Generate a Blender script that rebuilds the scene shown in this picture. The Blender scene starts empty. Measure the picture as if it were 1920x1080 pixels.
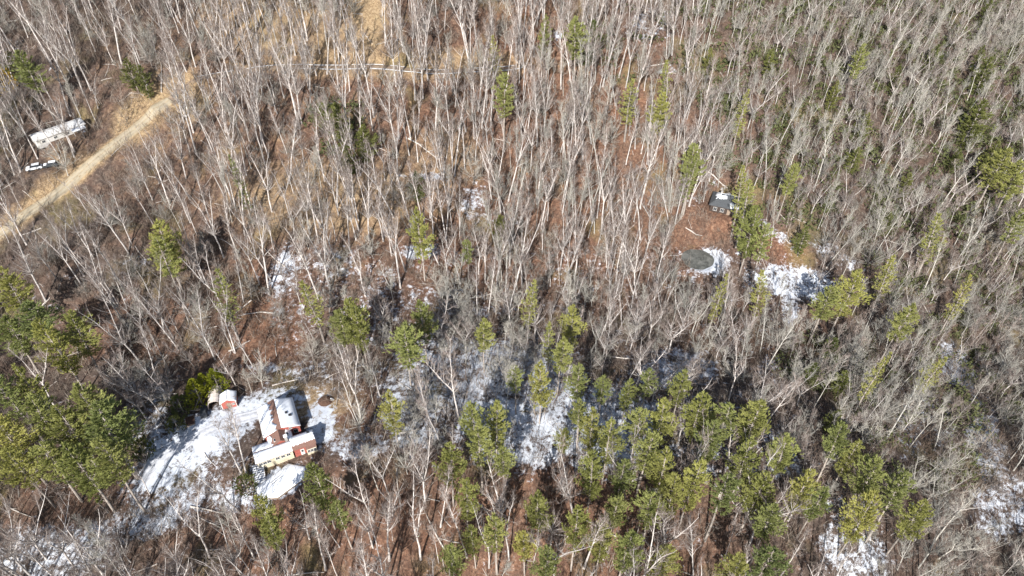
import bpy, math, random
import numpy as np
from mathutils import Vector

R = math.radians
scene = bpy.context.scene
col = scene.collection
rng = np.random.default_rng(11)
random.seed(5)

# ------------------------------------------------------------------ camera, sky, sun, exposure
CAM = np.array([0.0, 0.0, 140.0]); PITCH = R(41.6); FPX = 1297.0
cd = bpy.data.cameras.new('camera'); cam = bpy.data.objects.new('camera', cd); col.objects.link(cam)
cam.location = CAM; cam.rotation_euler = (R(90) - PITCH, 0, 0)
cd.sensor_width = 36; cd.lens = FPX / 1920 * 36; cd.clip_start = 1; cd.clip_end = 6000
scene.camera = cam
SUN_EL, SUN_AZ = R(33), R(13)          # light travels away from the camera, a little to the right
world = bpy.data.worlds.new('World'); scene.world = world; world.use_nodes = True
wn = world.node_tree.nodes; wl = world.node_tree.links
sky = wn.new('ShaderNodeTexSky'); sky.sky_type = 'NISHITA'; sky.sun_disc = False
sky.sun_elevation = SUN_EL; sky.sun_rotation = math.pi + SUN_AZ
wl.new(sky.outputs[0], wn['Background'].inputs[0]); wn['Background'].inputs[1].default_value = 0.09
sd = bpy.data.lights.new('sun', 'SUN'); sun = bpy.data.objects.new('sun', sd); col.objects.link(sun)
sd.energy = 5.0; sd.angle = R(0.53); sd.color = (1.0, 0.97, 0.93)
sun.rotation_euler = Vector((math.sin(SUN_AZ) * math.cos(SUN_EL), math.cos(SUN_AZ) * math.cos(SUN_EL), -math.sin(SUN_EL))).to_track_quat('-Z', 'Y').to_euler()
sun.location = (-40, -100, 300)
vs = scene.view_settings
vs.view_transform = 'Standard'; vs.look = 'None'; vs.gamma = 1; vs.exposure = 0.74; vs.use_curve_mapping = False
scene.cycles.max_bounces = 3; scene.cycles.diffuse_bounces = 1; scene.cycles.transparent_max_bounces = 4

# ------------------------------------------------------------------ terrain
def _prof(pts):
    g = np.arange(-400, 2001, 1.0)
    z = np.interp(g, [p[0] for p in pts], [p[1] for p in pts])
    k = np.exp(-0.5 * (np.arange(-18, 19) / 6.0) ** 2); k /= k.sum()
    return g, np.convolve(np.pad(z, 18, mode='edge'), k, 'valid')
G, PA = _prof([(-400, -90), (30, -34), (73, -11), (95, -.3), (112, .6), (140, -3.5), (150, -4), (165, 1.5), (200, 21), (250, 50), (330, 95), (450, 140), (800, 165), (2000, 190)])
G, PB = _prof([(-400, -60), (30, -24), (78, -6), (98, -.4), (106, 0), (124, 0.2), (136, 2.5), (165, 16), (200, 33), (250, 55), (330, 98), (450, 140), (800, 165), (2000, 190)])
def sstep(x, a, b):
    t = np.clip((x - a) / (b - a), 0, 1); return t * t * (3 - 2 * t)
def Z0(x, y):
    x = np.asarray(x, float); y = np.asarray(y, float)
    w = sstep(x, -45, 0)
    z = np.interp(y, G, PB) * (1 - w) + np.interp(y, G, PA) * w
    d = x - 66 - 0.12 * (y - 150)
    z = z - 0.26 * 14 * np.log1p(np.exp(np.clip(d / 14, -30, 30))) * (1 - 0.75 * sstep(x, 200, 420))
    z = z + 0.9 * np.sin(x * .083 + y * .031 + 1.3) * np.sin(y * .071 - x * .02) + .6 * np.sin(x * .17 + 2) * np.sin(y * .151 + .4) + .22 * np.sin(x * .47 + y * .2) * np.sin(y * .43 - x * .13)
    return z
PADS = []      # (x, y, z, inner radius, outer radius)
LINES = []     # (points N x 3, inner, outer)
def Z(x, y):
    z = Z0(x, y); x = np.asarray(x, float); y = np.asarray(y, float)
    for pts, a, b in LINES:
        m = (x > pts[:, 0].min() - b) & (x < pts[:, 0].max() + b) & (y > pts[:, 1].min() - b) & (y < pts[:, 1].max() + b)
        if not m.any(): continue
        if z.ndim == 0:
            d2 = (pts[:, 0] - x) ** 2 + (pts[:, 1] - y) ** 2; i = d2.argmin(); w = 1 - sstep(math.sqrt(d2[i]), a, b)
            z = z * (1 - w) + pts[i, 2] * w
        else:
            xm, ym = x[m], y[m]; best = np.full(xm.shape, 1e9); bz = np.zeros(xm.shape)
            for p in pts:
                d2 = (xm - p[0]) ** 2 + (ym - p[1]) ** 2; k = d2 < best
                best[k] = d2[k]; bz[k] = p[2]
            w = 1 - sstep(np.sqrt(best), a, b); z[m] = z[m] * (1 - w) + bz * w
    for px, py, pz, a, b in PADS:
        w = 1 - sstep(np.hypot(x - px, y - py), a, b); z = z * (1 - w) + pz * w
    return z
cp, sp = math.cos(PITCH), math.sin(PITCH)
def proj(x, y, z):
    x = np.asarray(x, float); dy = np.asarray(y, float); dz = np.asarray(z, float) - CAM[2]
    dep = dy * cp - dz * sp; up = dy * sp + dz * cp
    return 960 + FPX * x / dep, 540 - FPX * up / dep, dep
_T = np.arange(90, 480, 0.4)
def ground(px, py, off=0.0):
    """surveyed spot on the hillside (off = metres above the soil)"""
    a = (px - 960) / FPX; b = (540 - py) / FPX
    d = np.array([a, cp + b * sp, -sp + b * cp]); d /= np.linalg.norm(d)
    P = CAM[None] + _T[:, None] * d[None]
    zz = Z(P[:, 0].copy(), P[:, 1].copy()) + off
    i = int(np.argmax(P[:, 2] <= zz)) or len(_T) - 1
    return P[i, 0], P[i, 1], float(Z(np.array([P[i, 0]]), np.array([P[i, 1]]))[0])
def polyline(pix, step=1.0):
    P = np.array([ground(*p)[:2] for p in pix]); out = []
    n = len(P)
    for i in range(n - 1):                                     # Catmull-Rom
        p0, p1, p2, p3 = P[max(i - 1, 0)], P[i], P[i + 1], P[min(i + 2, n - 1)]
        m = max(2, int(np.linalg.norm(p2 - p1) / step))
        for t in np.arange(m) / m:
            out.append(.5 * ((2 * p1) + (-p0 + p2) * t + (2 * p0 - 5 * p1 + 4 * p2 - p3) * t * t + (-p0 + 3 * p1 - 3 * p2 + p3) * t ** 3))
    out.append(P[-1]); out = np.array(out)
    z = Z(out[:, 0].copy(), out[:, 1].copy()); k = np.ones(9) / 9
    z = np.convolve(np.pad(z, 4, mode='edge'), k, 'valid')
    return np.column_stack([out, z])

ROAD = polyline([(-90, 505), (20, 425), (90, 378), (160, 318), (230, 262), (285, 215), (318, 186)])
LINES.append((ROAD, 3.6, 8.0))
TRACK = polyline([(300, 200), (345, 165), (400, 142), (500, 127), (620, 127), (760, 132), (900, 132), (985, 122)])
LINES.append((TRACK, 1.6, 4.5))
hx, hy, hz = ground(540, 800); PADS.append((hx, hy, hz, 13, 24))
sx, sy, sz = ground(418, 768); PADS.append((sx, sy, sz, 6, 11))
mx, my, mz = ground(108, 250); PADS.append((mx, my, mz, 9, 14))
vx, vy, vz = ground(78, 314); PADS.append((vx, vy, vz, 4, 7))
pox, poy, poz = ground(1308, 485); PADS.append((pox, poy, poz - .1, 6.4, 9))
cax, cay, caz = ground(1362, 392); PADS.append((cax, cay, caz, 6.5, 11))
tex, tey, tez = ground(525, 908); PADS.append((tex, tey, tez, 5, 11))
wcx, wcy, wcz = ground(1823, 138); PADS.append((wcx, wcy, wcz, 2, 4))
DRIVE = polyline([(262, 900), (320, 850), (385, 810), (450, 785), (490, 775)])
LINES.append((DRIVE, 2.2, 5))

# ------------------------------------------------------------------ helpers
def nt(name, rough=.9):
    m = bpy.data.materials.new(name); m.use_nodes = True
    n = m.node_tree.nodes; b = n['Principled BSDF']; b.inputs['Roughness'].default_value = rough
    b.inputs['Specular IOR Level'].default_value = .25
    return m, n, m.node_tree.links, b
def ramp(n, l, src, stops, interp='LINEAR'):
    r = n.new('ShaderNodeValToRGB'); r.color_ramp.interpolation = interp
    while len(r.color_ramp.elements) < len(stops): r.color_ramp.elements.new(.5)
    for e, (p, c) in zip(r.color_ramp.elements, stops):
        e.position = p; e.color = tuple(c) + (1,) if len(c) == 3 else c
    l.new(src, r.inputs[0]); return r.outputs[0]
def noise(n, l, scale, detail=4, rough=.55, coord=None, dist=0):
    t = n.new('ShaderNodeTexNoise'); t.inputs['Scale'].default_value = scale; t.inputs['Detail'].default_value = detail
    t.inputs['Roughness'].default_value = rough; t.inputs['Distortion'].default_value = dist
    if coord is not None: l.new(coord, t.inputs['Vector'])
    return t.outputs['Fac']
def math_(n, l, op, a, b=None, clamp=False):
    m = n.new('ShaderNodeMath'); m.operation = op; m.use_clamp = clamp
    for i, v in enumerate((a, b)):
        if v is None: continue
        if isinstance(v, (int, float)): m.inputs[i].default_value = v
        else: l.new(v, m.inputs[i])
    return m.outputs[0]
def mix(n, l, f, a, b, blend='MIX'):
    m = n.new('ShaderNodeMix'); m.data_type = 'RGBA'; m.blend_type = blend
    for s, v in ((m.inputs[0], f), (m.inputs[6], a), (m.inputs[7], b)):
        if isinstance(v, (int, float)): s.default_value = v
        elif isinstance(v, tuple): s.default_value = v if len(v) == 4 else v + (1,)
        else: l.new(v, s)
    return m.outputs[2]
def simple(name, c, rough=.85, scale=1.5, var=.25, bump=0.0):
    m, n, l, b = nt(name, rough)
    geo = n.new('ShaderNodeTexCoord').outputs['Object']
    f = noise(n, l, scale, 5, .6, geo)
    lo = tuple(x * (1 - var) for x in c); hi = tuple(min(1, x * (1 + var)) for x in c)
    l.new(ramp(n, l, f, [(.3, lo), (.7, hi)]), b.inputs['Base Color'])
    if bump:
        bp = n.new('ShaderNodeBump'); bp.inputs['Strength'].default_value = bump; bp.inputs['Distance'].default_value = .05
        l.new(f, bp.inputs['Height']); l.new(bp.outputs[0], b.inputs['Normal'])
    return m
def bark(name, lo, hi, var=.25, objvar=True):
    m, n, l, b = nt(name, .9)
    tc = n.new('ShaderNodeTexCoord').outputs['Object']
    f = noise(n, l, 1.3, 5, .65, tc)
    c = ramp(n, l, f, [(.3, lo), (.68, hi)])
    if objvar:
        oi = n.new('ShaderNodeObjectInfo')
        v = ramp(n, l, oi.outputs['Random'], [(0, (1 - var,) * 3), (1, (1 + var * .5, 1 + var * .42, 1 + var * .35))])
        c = mix(n, l, 1.0, c, v, 'MULTIPLY')
    l.new(c, b.inputs['Base Color']); return m
def leaf(name, lo, hi, warm, transl=.25):
    m, n, l, b = nt(name, .75)
    tc = n.new('ShaderNodeTexCoord').outputs['Object']
    f = noise(n, l, 1.8, 4, .7, tc)
    c = ramp(n, l, f, [(.3, lo), (.7, hi)])
    oi = n.new('ShaderNodeObjectInfo')
    c = mix(n, l, math_(n, l, 'MULTIPLY', oi.outputs['Random'], .6), c, warm)
    c = mix(n, l, 1.0, c, ramp(n, l, math_(n, l, 'FRACT', math_(n, l, 'MULTIPLY', oi.outputs['Random'], 7.31)), [(0, (.86, .88, .86)), (1, (1.22, 1.18, 1.08))]), 'MULTIPLY')
    l.new(c, b.inputs['Base Color'])
    t = n.new('ShaderNodeBsdfTranslucent'); l.new(c, t.inputs[0])
    ms = n.new('ShaderNodeMixShader'); ms.inputs[0].default_value = transl
    l.new(b.outputs[0], ms.inputs[1]); l.new(t.outputs[0], ms.inputs[2]); l.new(ms.outputs[0], n['Material Output'].inputs[0])
    return m

def mesh_from(name, V, F, mat=None, smooth=False):
    me = bpy.data.meshes.new(name)
    V = np.asarray(V, np.float32).reshape(-1, 3)
    me.from_pydata(V, [], F) if not isinstance(F, np.ndarray) else fast_faces(me, V, F)
    if mat: me.materials.append(mat)
    if smooth: me.polygons.foreach_set('use_smooth', np.ones(len(me.polygons), bool))
    me.update(); return me
def fast_faces(me, V, F):
    k = F.shape[1]
    me.vertices.add(len(V)); me.vertices.foreach_set('co', V.ravel())
    me.loops.add(F.size); me.loops.foreach_set('vertex_index', F.ravel().astype(np.int32))
    me.polygons.add(len(F)); me.polygons.foreach_set('loop_start', np.arange(0, F.size, k, dtype=np.int32))
    me.polygons.foreach_set('loop_total', np.full(len(F), k, np.int32)); me.update(calc_edges=True); me.validate()
def link(name, me, parent=None):
    o = bpy.data.objects.new(name, me); col.objects.link(o)
    if parent is not None: o.parent = parent
    return o
def tag(o, label, cat, group=None, kind=None):
    o['label'] = label; o['category'] = cat
    if group: o['group'] = group
    if kind: o['kind'] = kind
    return o
def struct(name, me):
    o = link(name, me); o['kind'] = 'structure'; return o
def thing(name, loc, label, cat, group=None, rz=0.0):
    o = bpy.data.objects.new(name, None); o.empty_display_size = .5; col.objects.link(o)
    o.location = loc; o.rotation_euler = (0, 0, rz)
    return tag(o, label, cat, group)
class MB:
    def __init__(s): s.v = []; s.f = []
    def poly(s, P, faces):
        k = len(s.v); s.v += [tuple(p) for p in P]; s.f += [tuple(i + k for i in f) for f in faces]; return s
    def box(s, a, b):
        x0, y0, z0 = a; x1, y1, z1 = b
        return s.poly([(x0, y0, z0), (x1, y0, z0), (x1, y1, z0), (x0, y1, z0), (x0, y0, z1), (x1, y0, z1), (x1, y1, z1), (x0, y1, z1)],
                      [(3, 2, 1, 0), (4, 5, 6, 7), (0, 1, 5, 4), (1, 2, 6, 5), (2, 3, 7, 6), (3, 0, 4, 7)])
    def slab(s, quad, t):
        """thickened planar quad, pushed up along z by t"""
        P = [tuple(q) for q in quad] + [(q[0], q[1], q[2] + t) for q in quad]
        return s.poly(P, [(3, 2, 1, 0), (4, 5, 6, 7), (0, 1, 5, 4), (1, 2, 6, 5), (2, 3, 7, 6), (3, 0, 4, 7)])
    def prism(s, prof, y0, y1):
        n = len(prof); P = [(x, y0, z) for x, z in prof] + [(x, y1, z) for x, z in prof]
        return s.poly(P, [tuple(range(n)), tuple(range(2 * n - 1, n - 1, -1))] + [(i, i + n, (i + 1) % n + n, (i + 1) % n) for i in range(n)])
    def tube(s, P, Rr, sides=6):
        v, f = tube(P, Rr, sides); k = len(s.v); s.v += [tuple(p) for p in v]; s.f += [tuple(int(i) + k for i in q) for q in f]; return s
    def build(s, name, mat, parent=None, smooth=False, bevel=0):
        me = mesh_from(name, s.v, s.f, mat, smooth); o = link(name, me, parent)
        if bevel:
            m = o.modifiers.new('bevel', 'BEVEL'); m.width = bevel; m.segments = 2; m.limit_method = 'ANGLE'
        return o
def tube(P, Rr, sides):
    P = np.asarray(P, float); n = len(P); T = np.gradient(P, axis=0); T /= np.linalg.norm(T, axis=1)[:, None] + 1e-9
    ref = np.array([1, 0, 0.]) if abs(T[0, 0]) < .8 else np.array([0, 1, 0.])
    U = np.cross(T, ref); U /= np.linalg.norm(U, axis=1)[:, None] + 1e-9; W = np.cross(T, U)
    a = np.arange(sides) * 2 * math.pi / sides
    V = P[:, None] + np.asarray(Rr)[:, None, None] * (np.cos(a)[None, :, None] * U[:, None] + np.sin(a)[None, :, None] * W[:, None])
    i = np.arange(n - 1)[:, None] * sides; j = np.arange(sides)[None]; j2 = (j + 1) % sides
    F = np.stack([i + j, i + j2, i + sides + j2, i + sides + j], -1).reshape(-1, 4)
    return V.reshape(-1, 3), F

# ------------------------------------------------------------------ materials
M = {}
M['bark_a'] = bark('pale_bark', (.31, .28, .26), (.77, .72, .68))
M['bark_b'] = bark('grey_bark', (.29, .275, .245), (.64, .615, .56))
M['bark_c'] = bark('dull_bark', (.20, .18, .16), (.46, .42, .38))
M['twig_a'] = bark('brown_twigs', (.155, .122, .105), (.37, .31, .28), .35)
M['twig_b'] = bark('grey_twigs', (.235, .22, .19), (.48, .465, .415), .35)
M['pine_bark'] = bark('pine_bark', (.25, .215, .19), (.46, .41, .36))
M['pine_a'] = leaf('pine_needles', (.17, .195, .058), (.37, .385, .13), (.46, .43, .135), .38)
M['pine_b'] = leaf('green_needles', (.14, .175, .06), (.32, .355, .135), (.42, .41, .14), .38)
M['pine_d'] = leaf('dark_needles', (.075, .095, .028), (.14, .16, .05), (.19, .19, .055))
M['cedar'] = leaf('cedar_scales', (.17, .20, .015), (.30, .32, .03), (.33, .32, .04), .35)
M['yellow'] = leaf('yellow_foliage', (.34, .24, .02), (.48, .34, .04), (.48, .34, .04))
M['laurel'] = leaf('laurel_leaves', (.05, .062, .026), (.12, .13, .055), (.13, .13, .055), .1)
M['brush'] = bark('brush_stems', (.085, .060, .046), (.23, .165, .125), .2)
M['snow'] = simple('snow', (.86, .88, .91), .6, 2.0, .05, .15)
M['dirty_snow'] = simple('dirty_snow', (.58, .575, .57), .7, 1.5, .25, .2)
M['shingle'] = simple('brown_shingles', (.20, .115, .09), .9, 6, .35, .2)
M['red'] = simple('red_siding', (.34, .10, .078), .7, 3, .22)
M['cream'] = simple('cream_siding', (.58, .51, .37), .7, 3, .14)
M['white'] = simple('white_trim', (.66, .64, .60), .6, 3, .08)
M['glass'] = simple('window_glass', (.03, .035, .045), .08, 3, .2)
M['dark'] = simple('dark_metal', (.035, .035, .038), .5, 3, .3)
M['charcoal'] = simple('charcoal_shingles', (.075, .08, .085), .85, 5, .35, .2)
M['greyroof'] = simple('weathered_roof', (.50, .48, .46), .7, 2.5, .18)
M['wood'] = simple('weathered_wood', (.27, .21, .16), .85, 4, .3)
M['canvas'] = simple('dusty_canvas', (.66, .58, .52), .8, 3, .15)
M['soil'] = simple('brown_soil', (.10, .055, .038), .95, 5, .4, .4)
M['stone'] = simple('stone', (.33, .31, .29), .9, 4, .3, .3)
M['log'] = simple('bleached_log', (.55, .50, .45), .85, 3, .25)
M['whitepaint'] = simple('white_car_paint', (.72, .73, .74), .3, 1, .04)
M['darkpaint'] = simple('dark_car_paint', (.05, .055, .06), .3, 1, .1)
M['tarp'] = simple('blue_tarp', (.16, .25, .38), .6, 3, .2)

# ------------------------------------------------------------------ ground sheet
def axis(lo, hi, fine, far_lo, far_hi):
    a = list(np.arange(lo, hi + .01, fine)); s = fine; v = hi
    while v < far_hi: s *= 1.25; v += s; a.append(v)
    s = fine; v = lo
    while v > far_lo: s *= 1.25; v -= s; a.insert(0, v)
    return np.array(a)
XS = axis(-190, 200, 1.0, -1500, 1500); YS = axis(58, 285, 1.0, -400, 1800)
GX, GY = np.meshgrid(XS, YS); GZ = Z(GX.copy().ravel(), GY.copy().ravel()).reshape(GX.shape)
PXX, PYY, DEP = proj(GX, GY, GZ); PXX[DEP < 5] = -9999
# where the place itself is snowy, leafy, grassy (x, y, rx, ry, amount, tilt)
def field(zones, base):
    f = np.full(GX.shape, base, float)
    for z in zones:
        x, y, rx, ry, v = z[:5]; t = R(z[5]) if len(z) > 5 else 0
        dx, dy = PXX - x, PYY - y
        u = (dx * math.cos(t) + dy * math.sin(t)) / rx; w = (-dx * math.sin(t) + dy * math.cos(t)) / ry
        f = np.maximum(f, v * np.clip(1.75 - np.sqrt(u * u + w * w), 0, 1) ** .8)
    return f
SNOW = [(370, 830, 110, 42, .93, -32), (315, 875, 70, 34, .93, -35), (455, 775, 45, 26, .9, -25), (520, 750, 60, 20, .8), (603, 790, 26, 45, .9), (670, 835, 70, 28, .75), (525, 905, 48, 24, 1, -30),
        (285, 790, 50, 60, .72), (350, 925, 120, 42, .78), (450, 945, 60, 18, .85), (250, 985, 140, 30, .82, -15), (90, 1040, 110, 50, .8), (430, 890, 60, 60, .58),
        (530, 510, 24, 55, .8, 15), (560, 590, 60, 70, .55), (620, 490, 60, 40, .62), (700, 570, 90, 90, .6), (590, 692, 160, 16, .66), (560, 640, 60, 30, .4),
        (770, 770, 60, 75, .82), (830, 690, 90, 70, .75), (960, 745, 130, 120, .88), (1130, 800, 110, 80, .88), (1000, 840, 70, 40, .8), (1270, 690, 80, 36, .8), (850, 575, 150, 40, .62), (1190, 640, 60, 40, .6),
        (790, 472, 34, 15, .9), (888, 378, 26, 36, .72), (800, 332, 45, 8, .85), (940, 410, 40, 18, .6), (1490, 530, 78, 32, .86, 8), (1482, 580, 18, 30, .8), (1410, 525, 32, 16, .7), (1334, 492, 30, 26, .95), (1300, 510, 30, 6, .8, 15),
        (1400, 385, 12, 50, .5), (1450, 435, 60, 12, .75, 35), (1560, 475, 60, 16, .7, 30), (1345, 345, 50, 8, .75, 40), (1290, 375, 25, 10, .7), (1215, 45, 48, 38, .66), (1245, 130, 30, 12, .6),
        (1795, 690, 26, 50, .93, -30), (1850, 840, 34, 95, .78, -10), (1600, 1040, 70, 48, .76, 30), (1740, 790, 80, 80, .6), (1880, 950, 60, 60, .75), (1450, 690, 34, 30, .66), (1440, 860, 80, 60, .62), (1350, 850, 120, 60, .6), (1600, 960, 60, 40, .6),
        (1048, 64, 9, 12, .9), (1490, 600, 60, 60, .42), (60, 560, 90, 12, .55, 20), (260, 490, 40, 20, .6), (70, 120, 90, 12, .5), (20, 90, 40, 25, .55), (600, 720, 120, 20, .6), (290, 730, 40, 30, .6), (1900, 60, 40, 30, .5), (1840, 70, 40, 20, .5), (1700, 680, 60, 40, .45)]
TAN = [(150, 300, 160, 60, .28, -35), (500, 300, 300, 160, .30), (400, 80, 350, 90, .28), (262, 215, 30, 50, 1, 40), (90, 360, 60, 16, .8, -35), (20, 420, 60, 18, .8, -35), (690, 20, 26, 75, 1.1), (560, 50, 150, 60, .62), (520, 20, 120, 30, .7), (620, 370, 180, 70, .6), (740, 120, 250, 26, .66), (590, 765, 45, 20, .9), (350, 180, 40, 40, .8), (150, 300, 60, 16, .5), (830, 300, 80, 60, .5), (610, 745, 60, 30, .6)]
RUST = [(900, 300, 420, 260, .66), (700, 250, 420, 230, .5), (300, 620, 160, 60, .6), (490, 620, 70, 70, .9), (830, 370, 60, 60, .8), (1190, 280, 70, 190, .8, -15), (990, 110, 130, 110, .8), (850, 990, 420, 110, .75), (1470, 470, 50, 26, 1, 30), (760, 220, 160, 120, .55), (1260, 420, 70, 90, .7), (1060, 330, 120, 200, .55), (1180, 1040, 160, 60, .7), (650, 780, 45, 55, .8), (1370, 620, 100, 60, .5), (480, 560, 40, 90, .7), (640, 930, 120, 50, .6), (150, 950, 200, 60, .45), (800, 480, 40, 25, .9), (1350, 420, 26, 26, .9), (1540, 620, 60, 40, .5)]
def blur(a):
    for ax in (0, 1):
        a = (np.roll(a, 1, ax) + 2 * a + np.roll(a, -1, ax)) / 4
    return a
SNOW = [z if i < 7 or z[4] > .94 else z[:4] + (z[4] * .94,) + z[5:] for i, z in enumerate(SNOW)]
FS, FT, FR = (blur(field(SNOW, .16)), blur(field(TAN, 0)), blur(field(RUST, .12)))
FS = np.maximum(FS, np.where(PYY > 460, .36, .22))
flat = (PYY > 470) & (PYY < 880)
FS = np.where(flat & (PXX > 500) & (PXX < 1500), np.maximum(FS, .46), FS)
for pts, wd in ((ROAD, 4.0),):
    d = np.full(GX.shape, 1e9)
    for p in pts[::2]: d = np.minimum(d, (GX - p[0]) ** 2 + (GY - p[1]) ** 2)
    FS = FS * sstep(np.sqrt(d), 2, 8); FT = np.maximum(FT, .9 * (1 - sstep(np.sqrt(d), 2.5, 6)))
dp = np.hypot(GX - pox, GY - poy)
GZ2 = GZ - .35 * (1 - sstep(dp, 4.2, 5.6))
ny, nx = GX.shape
V = np.stack([GX, GY, GZ2], -1).reshape(-1, 3)
ii = (np.arange(ny - 1)[:, None] * nx + np.arange(nx - 1)[None]).ravel()
gme = mesh_from('ground', V, np.stack([ii, ii + 1, ii + nx + 1, ii + nx], -1), None, True)
at = gme.attributes.new('zones', 'FLOAT_COLOR', 'POINT')
at.data.foreach_set('color', np.stack([FS, FT, FR, np.ones_like(FS)], -1).astype(np.float32).ravel())
m, n, l, b = nt('forest_floor', .95)
geo = n.new('ShaderNodeNewGeometry').outputs['Position']
za = n.new('ShaderNodeAttribute'); za.attribute_name = 'zones'
sep = n.new('ShaderNodeSeparateColor'); l.new(za.outputs['Color'], sep.inputs[0])
n1 = noise(n, l, .22, 6, .65, geo); n5 = noise(n, l, .5, 6, .7, geo); n2 = noise(n, l, 1.1, 5, .7, geo); n3 = noise(n, l, 5.0, 3, .6, geo); n4 = noise(n, l, .07, 3, .5, geo)
brown = ramp(n, l, n2, [(.28, (.032, .024, .020)), (.5, (.085, .062, .050)), (.72, (.19, .15, .12))])
rust = ramp(n, l, n2, [(.28, (.07, .034, .022)), (.5, (.20, .098, .058)), (.74, (.42, .25, .155))])
tan = ramp(n, l, n2, [(.28, (.17, .11, .06)), (.52, (.36, .255, .145)), (.75, (.52, .40, .25))])
grass = ramp(n, l, n3, [(.35, (.10, .11, .03)), (.65, (.30, .24, .10))])
fr = math_(n, l, 'ADD', sep.outputs[2], math_(n, l, 'MULTIPLY', math_(n, l, 'SUBTRACT', n1, .56), 1.5), True)
ft = math_(n, l, 'ADD', sep.outputs[1], math_(n, l, 'MULTIPLY', math_(n, l, 'SUBTRACT', n1, .55), .9), True)
c = mix(n, l, fr, brown, rust)
c = mix(n, l, ramp(n, l, ft, [(.25, (0, 0, 0)), (.7, (1, 1, 1))]), c, tan)
c = mix(n, l, ramp(n, l, n4, [(.56, (0, 0, 0)), (.70, (.5, .5, .5))]), c, grass)
c = mix(n, l, ramp(n, l, n3, [(.36, (.85, .85, .85)), (.5, (0, 0, 0))]), c, (.045, .032, .025))
sn = math_(n, l, 'ADD', math_(n, l, 'ADD', math_(n, l, 'MULTIPLY', n1, .2), math_(n, l, 'MULTIPLY', n5, .35)), math_(n, l, 'ADD', math_(n, l, 'MULTIPLY', n2, .28), math_(n, l, 'MULTIPLY', n3, .17)))
sn = math_(n, l, 'ADD', math_(n, l, 'MULTIPLY', math_(n, l, 'SUBTRACT', sn, .5), 1.7), .5)
thr = math_(n, l, 'SUBTRACT', .78, math_(n, l, 'MULTIPLY', sep.outputs[0], .46))
mask = math_(n, l, 'MULTIPLY', math_(n, l, 'SUBTRACT', sn, thr), 9.0, True)
snowc = ramp(n, l, n1, [(.3, (.40, .43, .48)), (.6, (.60, .63, .68))])
c = mix(n, l, mask, c, snowc)
l.new(c, b.inputs['Base Color'])
bp = n.new('ShaderNodeBump'); bp.inputs['Strength'].default_value = .55; bp.inputs['Distance'].default_value = .25
l.new(math_(n, l, 'ADD', math_(n, l, 'MULTIPLY', n2, .7), math_(n, l, 'MULTIPLY', n3, .4)), bp.inputs['Height']); l.new(bp.outputs[0], b.inputs['Normal'])
gme.materials.append(m)
struct('ground', gme)

# strips laid along a polyline: cross section (offset, height)
def strip(name, pts, prof, mat, wob=.25, seed=0):
    r = np.random.default_rng(seed); n_ = len(pts)
    T = np.gradient(pts[:, :2], axis=0); T /= np.linalg.norm(T, axis=1)[:, None]; N = np.column_stack([-T[:, 1], T[:, 0]])
    k = len(prof); w = np.convolve(r.normal(0, 1, n_ + 8), np.ones(5) / 5, 'same')[4:4 + n_]
    V = []
    for i in range(n_):
        for j, (o, h) in enumerate(prof):
            e = wob * w[i] * (1 if j in (0, k - 1) else .3)
            p = pts[i, :2] + N[i] * (o + e)
            V.append((p[0], p[1], max(pts[i, 2] if abs(o) < 2.3 else -99, float(Z(np.array([p[0]]), np.array([p[1]]))[0])) + h))
    I = (np.arange(n_ - 1)[:, None] * k + np.arange(k - 1)[None]).ravel()
    me = mesh_from(name, np.array(V), np.stack([I, I + k, I + k + 1, I + 1], -1), mat, True)
    wmax = max(abs(p[0]) for p in prof); a_ = me.attributes.new('across', 'FLOAT', 'POINT'); a_.data.foreach_set('value', np.array([abs(p[0]) / wmax for _ in range(n_) for p in prof], np.float32))
    return me
m, n, l, b = nt('gravel', .95)
geo = n.new('ShaderNodeNewGeometry').outputs['Position']
f1 = noise(n, l, .5, 5, .65, geo); f2 = noise(n, l, 4, 4, .7, geo)
c = mix(n, l, f2, ramp(n, l, f1, [(.35, (.24, .205, .135)), (.65, (.36, .31, .22))]), (.42, .36, .27), 'MIX')
ac_ = n.new('ShaderNodeAttribute'); ac_.attribute_name = 'across'
d_ = math_(n, l, 'ADD', ac_.outputs['Fac'], math_(n, l, 'MULTIPLY', math_(n, l, 'SUBTRACT', f2, .5), .5))
c = mix(n, l, ramp(n, l, d_, [(0.0, (.55, .55, .55)), (.16, (0, 0, 0)), (.45, (0, 0, 0)), (.55, (.4, .4, .4)), (.75, (.25, .25, .25)), (.95, (1, 1, 1))]), c, ramp(n, l, f1, [(.4, (.17, .13, .075)), (.6, (.38, .27, .15))]))
l.new(c, b.inputs['Base Color']); M['gravel'] = m
struct('gravel_road', strip('gravel_road', ROAD, [(-3.1, .01), (-2.6, .13), (-1.9, .14), (-1.1, .11), (0, .17), (1.1, .11), (1.9, .14), (2.6, .13), (3.1, .01)], M['gravel'], .3, 3))
M['dirt'] = simple('dirt_track', (.27, .20, .14), .95, .8, .3)
struct('dirt_track', strip('dirt_track', TRACK, [(-1.5, .03), (-.8, .07), (0, .1), (.8, .07), (1.5, .03)], M['dirt'], .15, 4))
half = len(TRACK)
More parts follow.
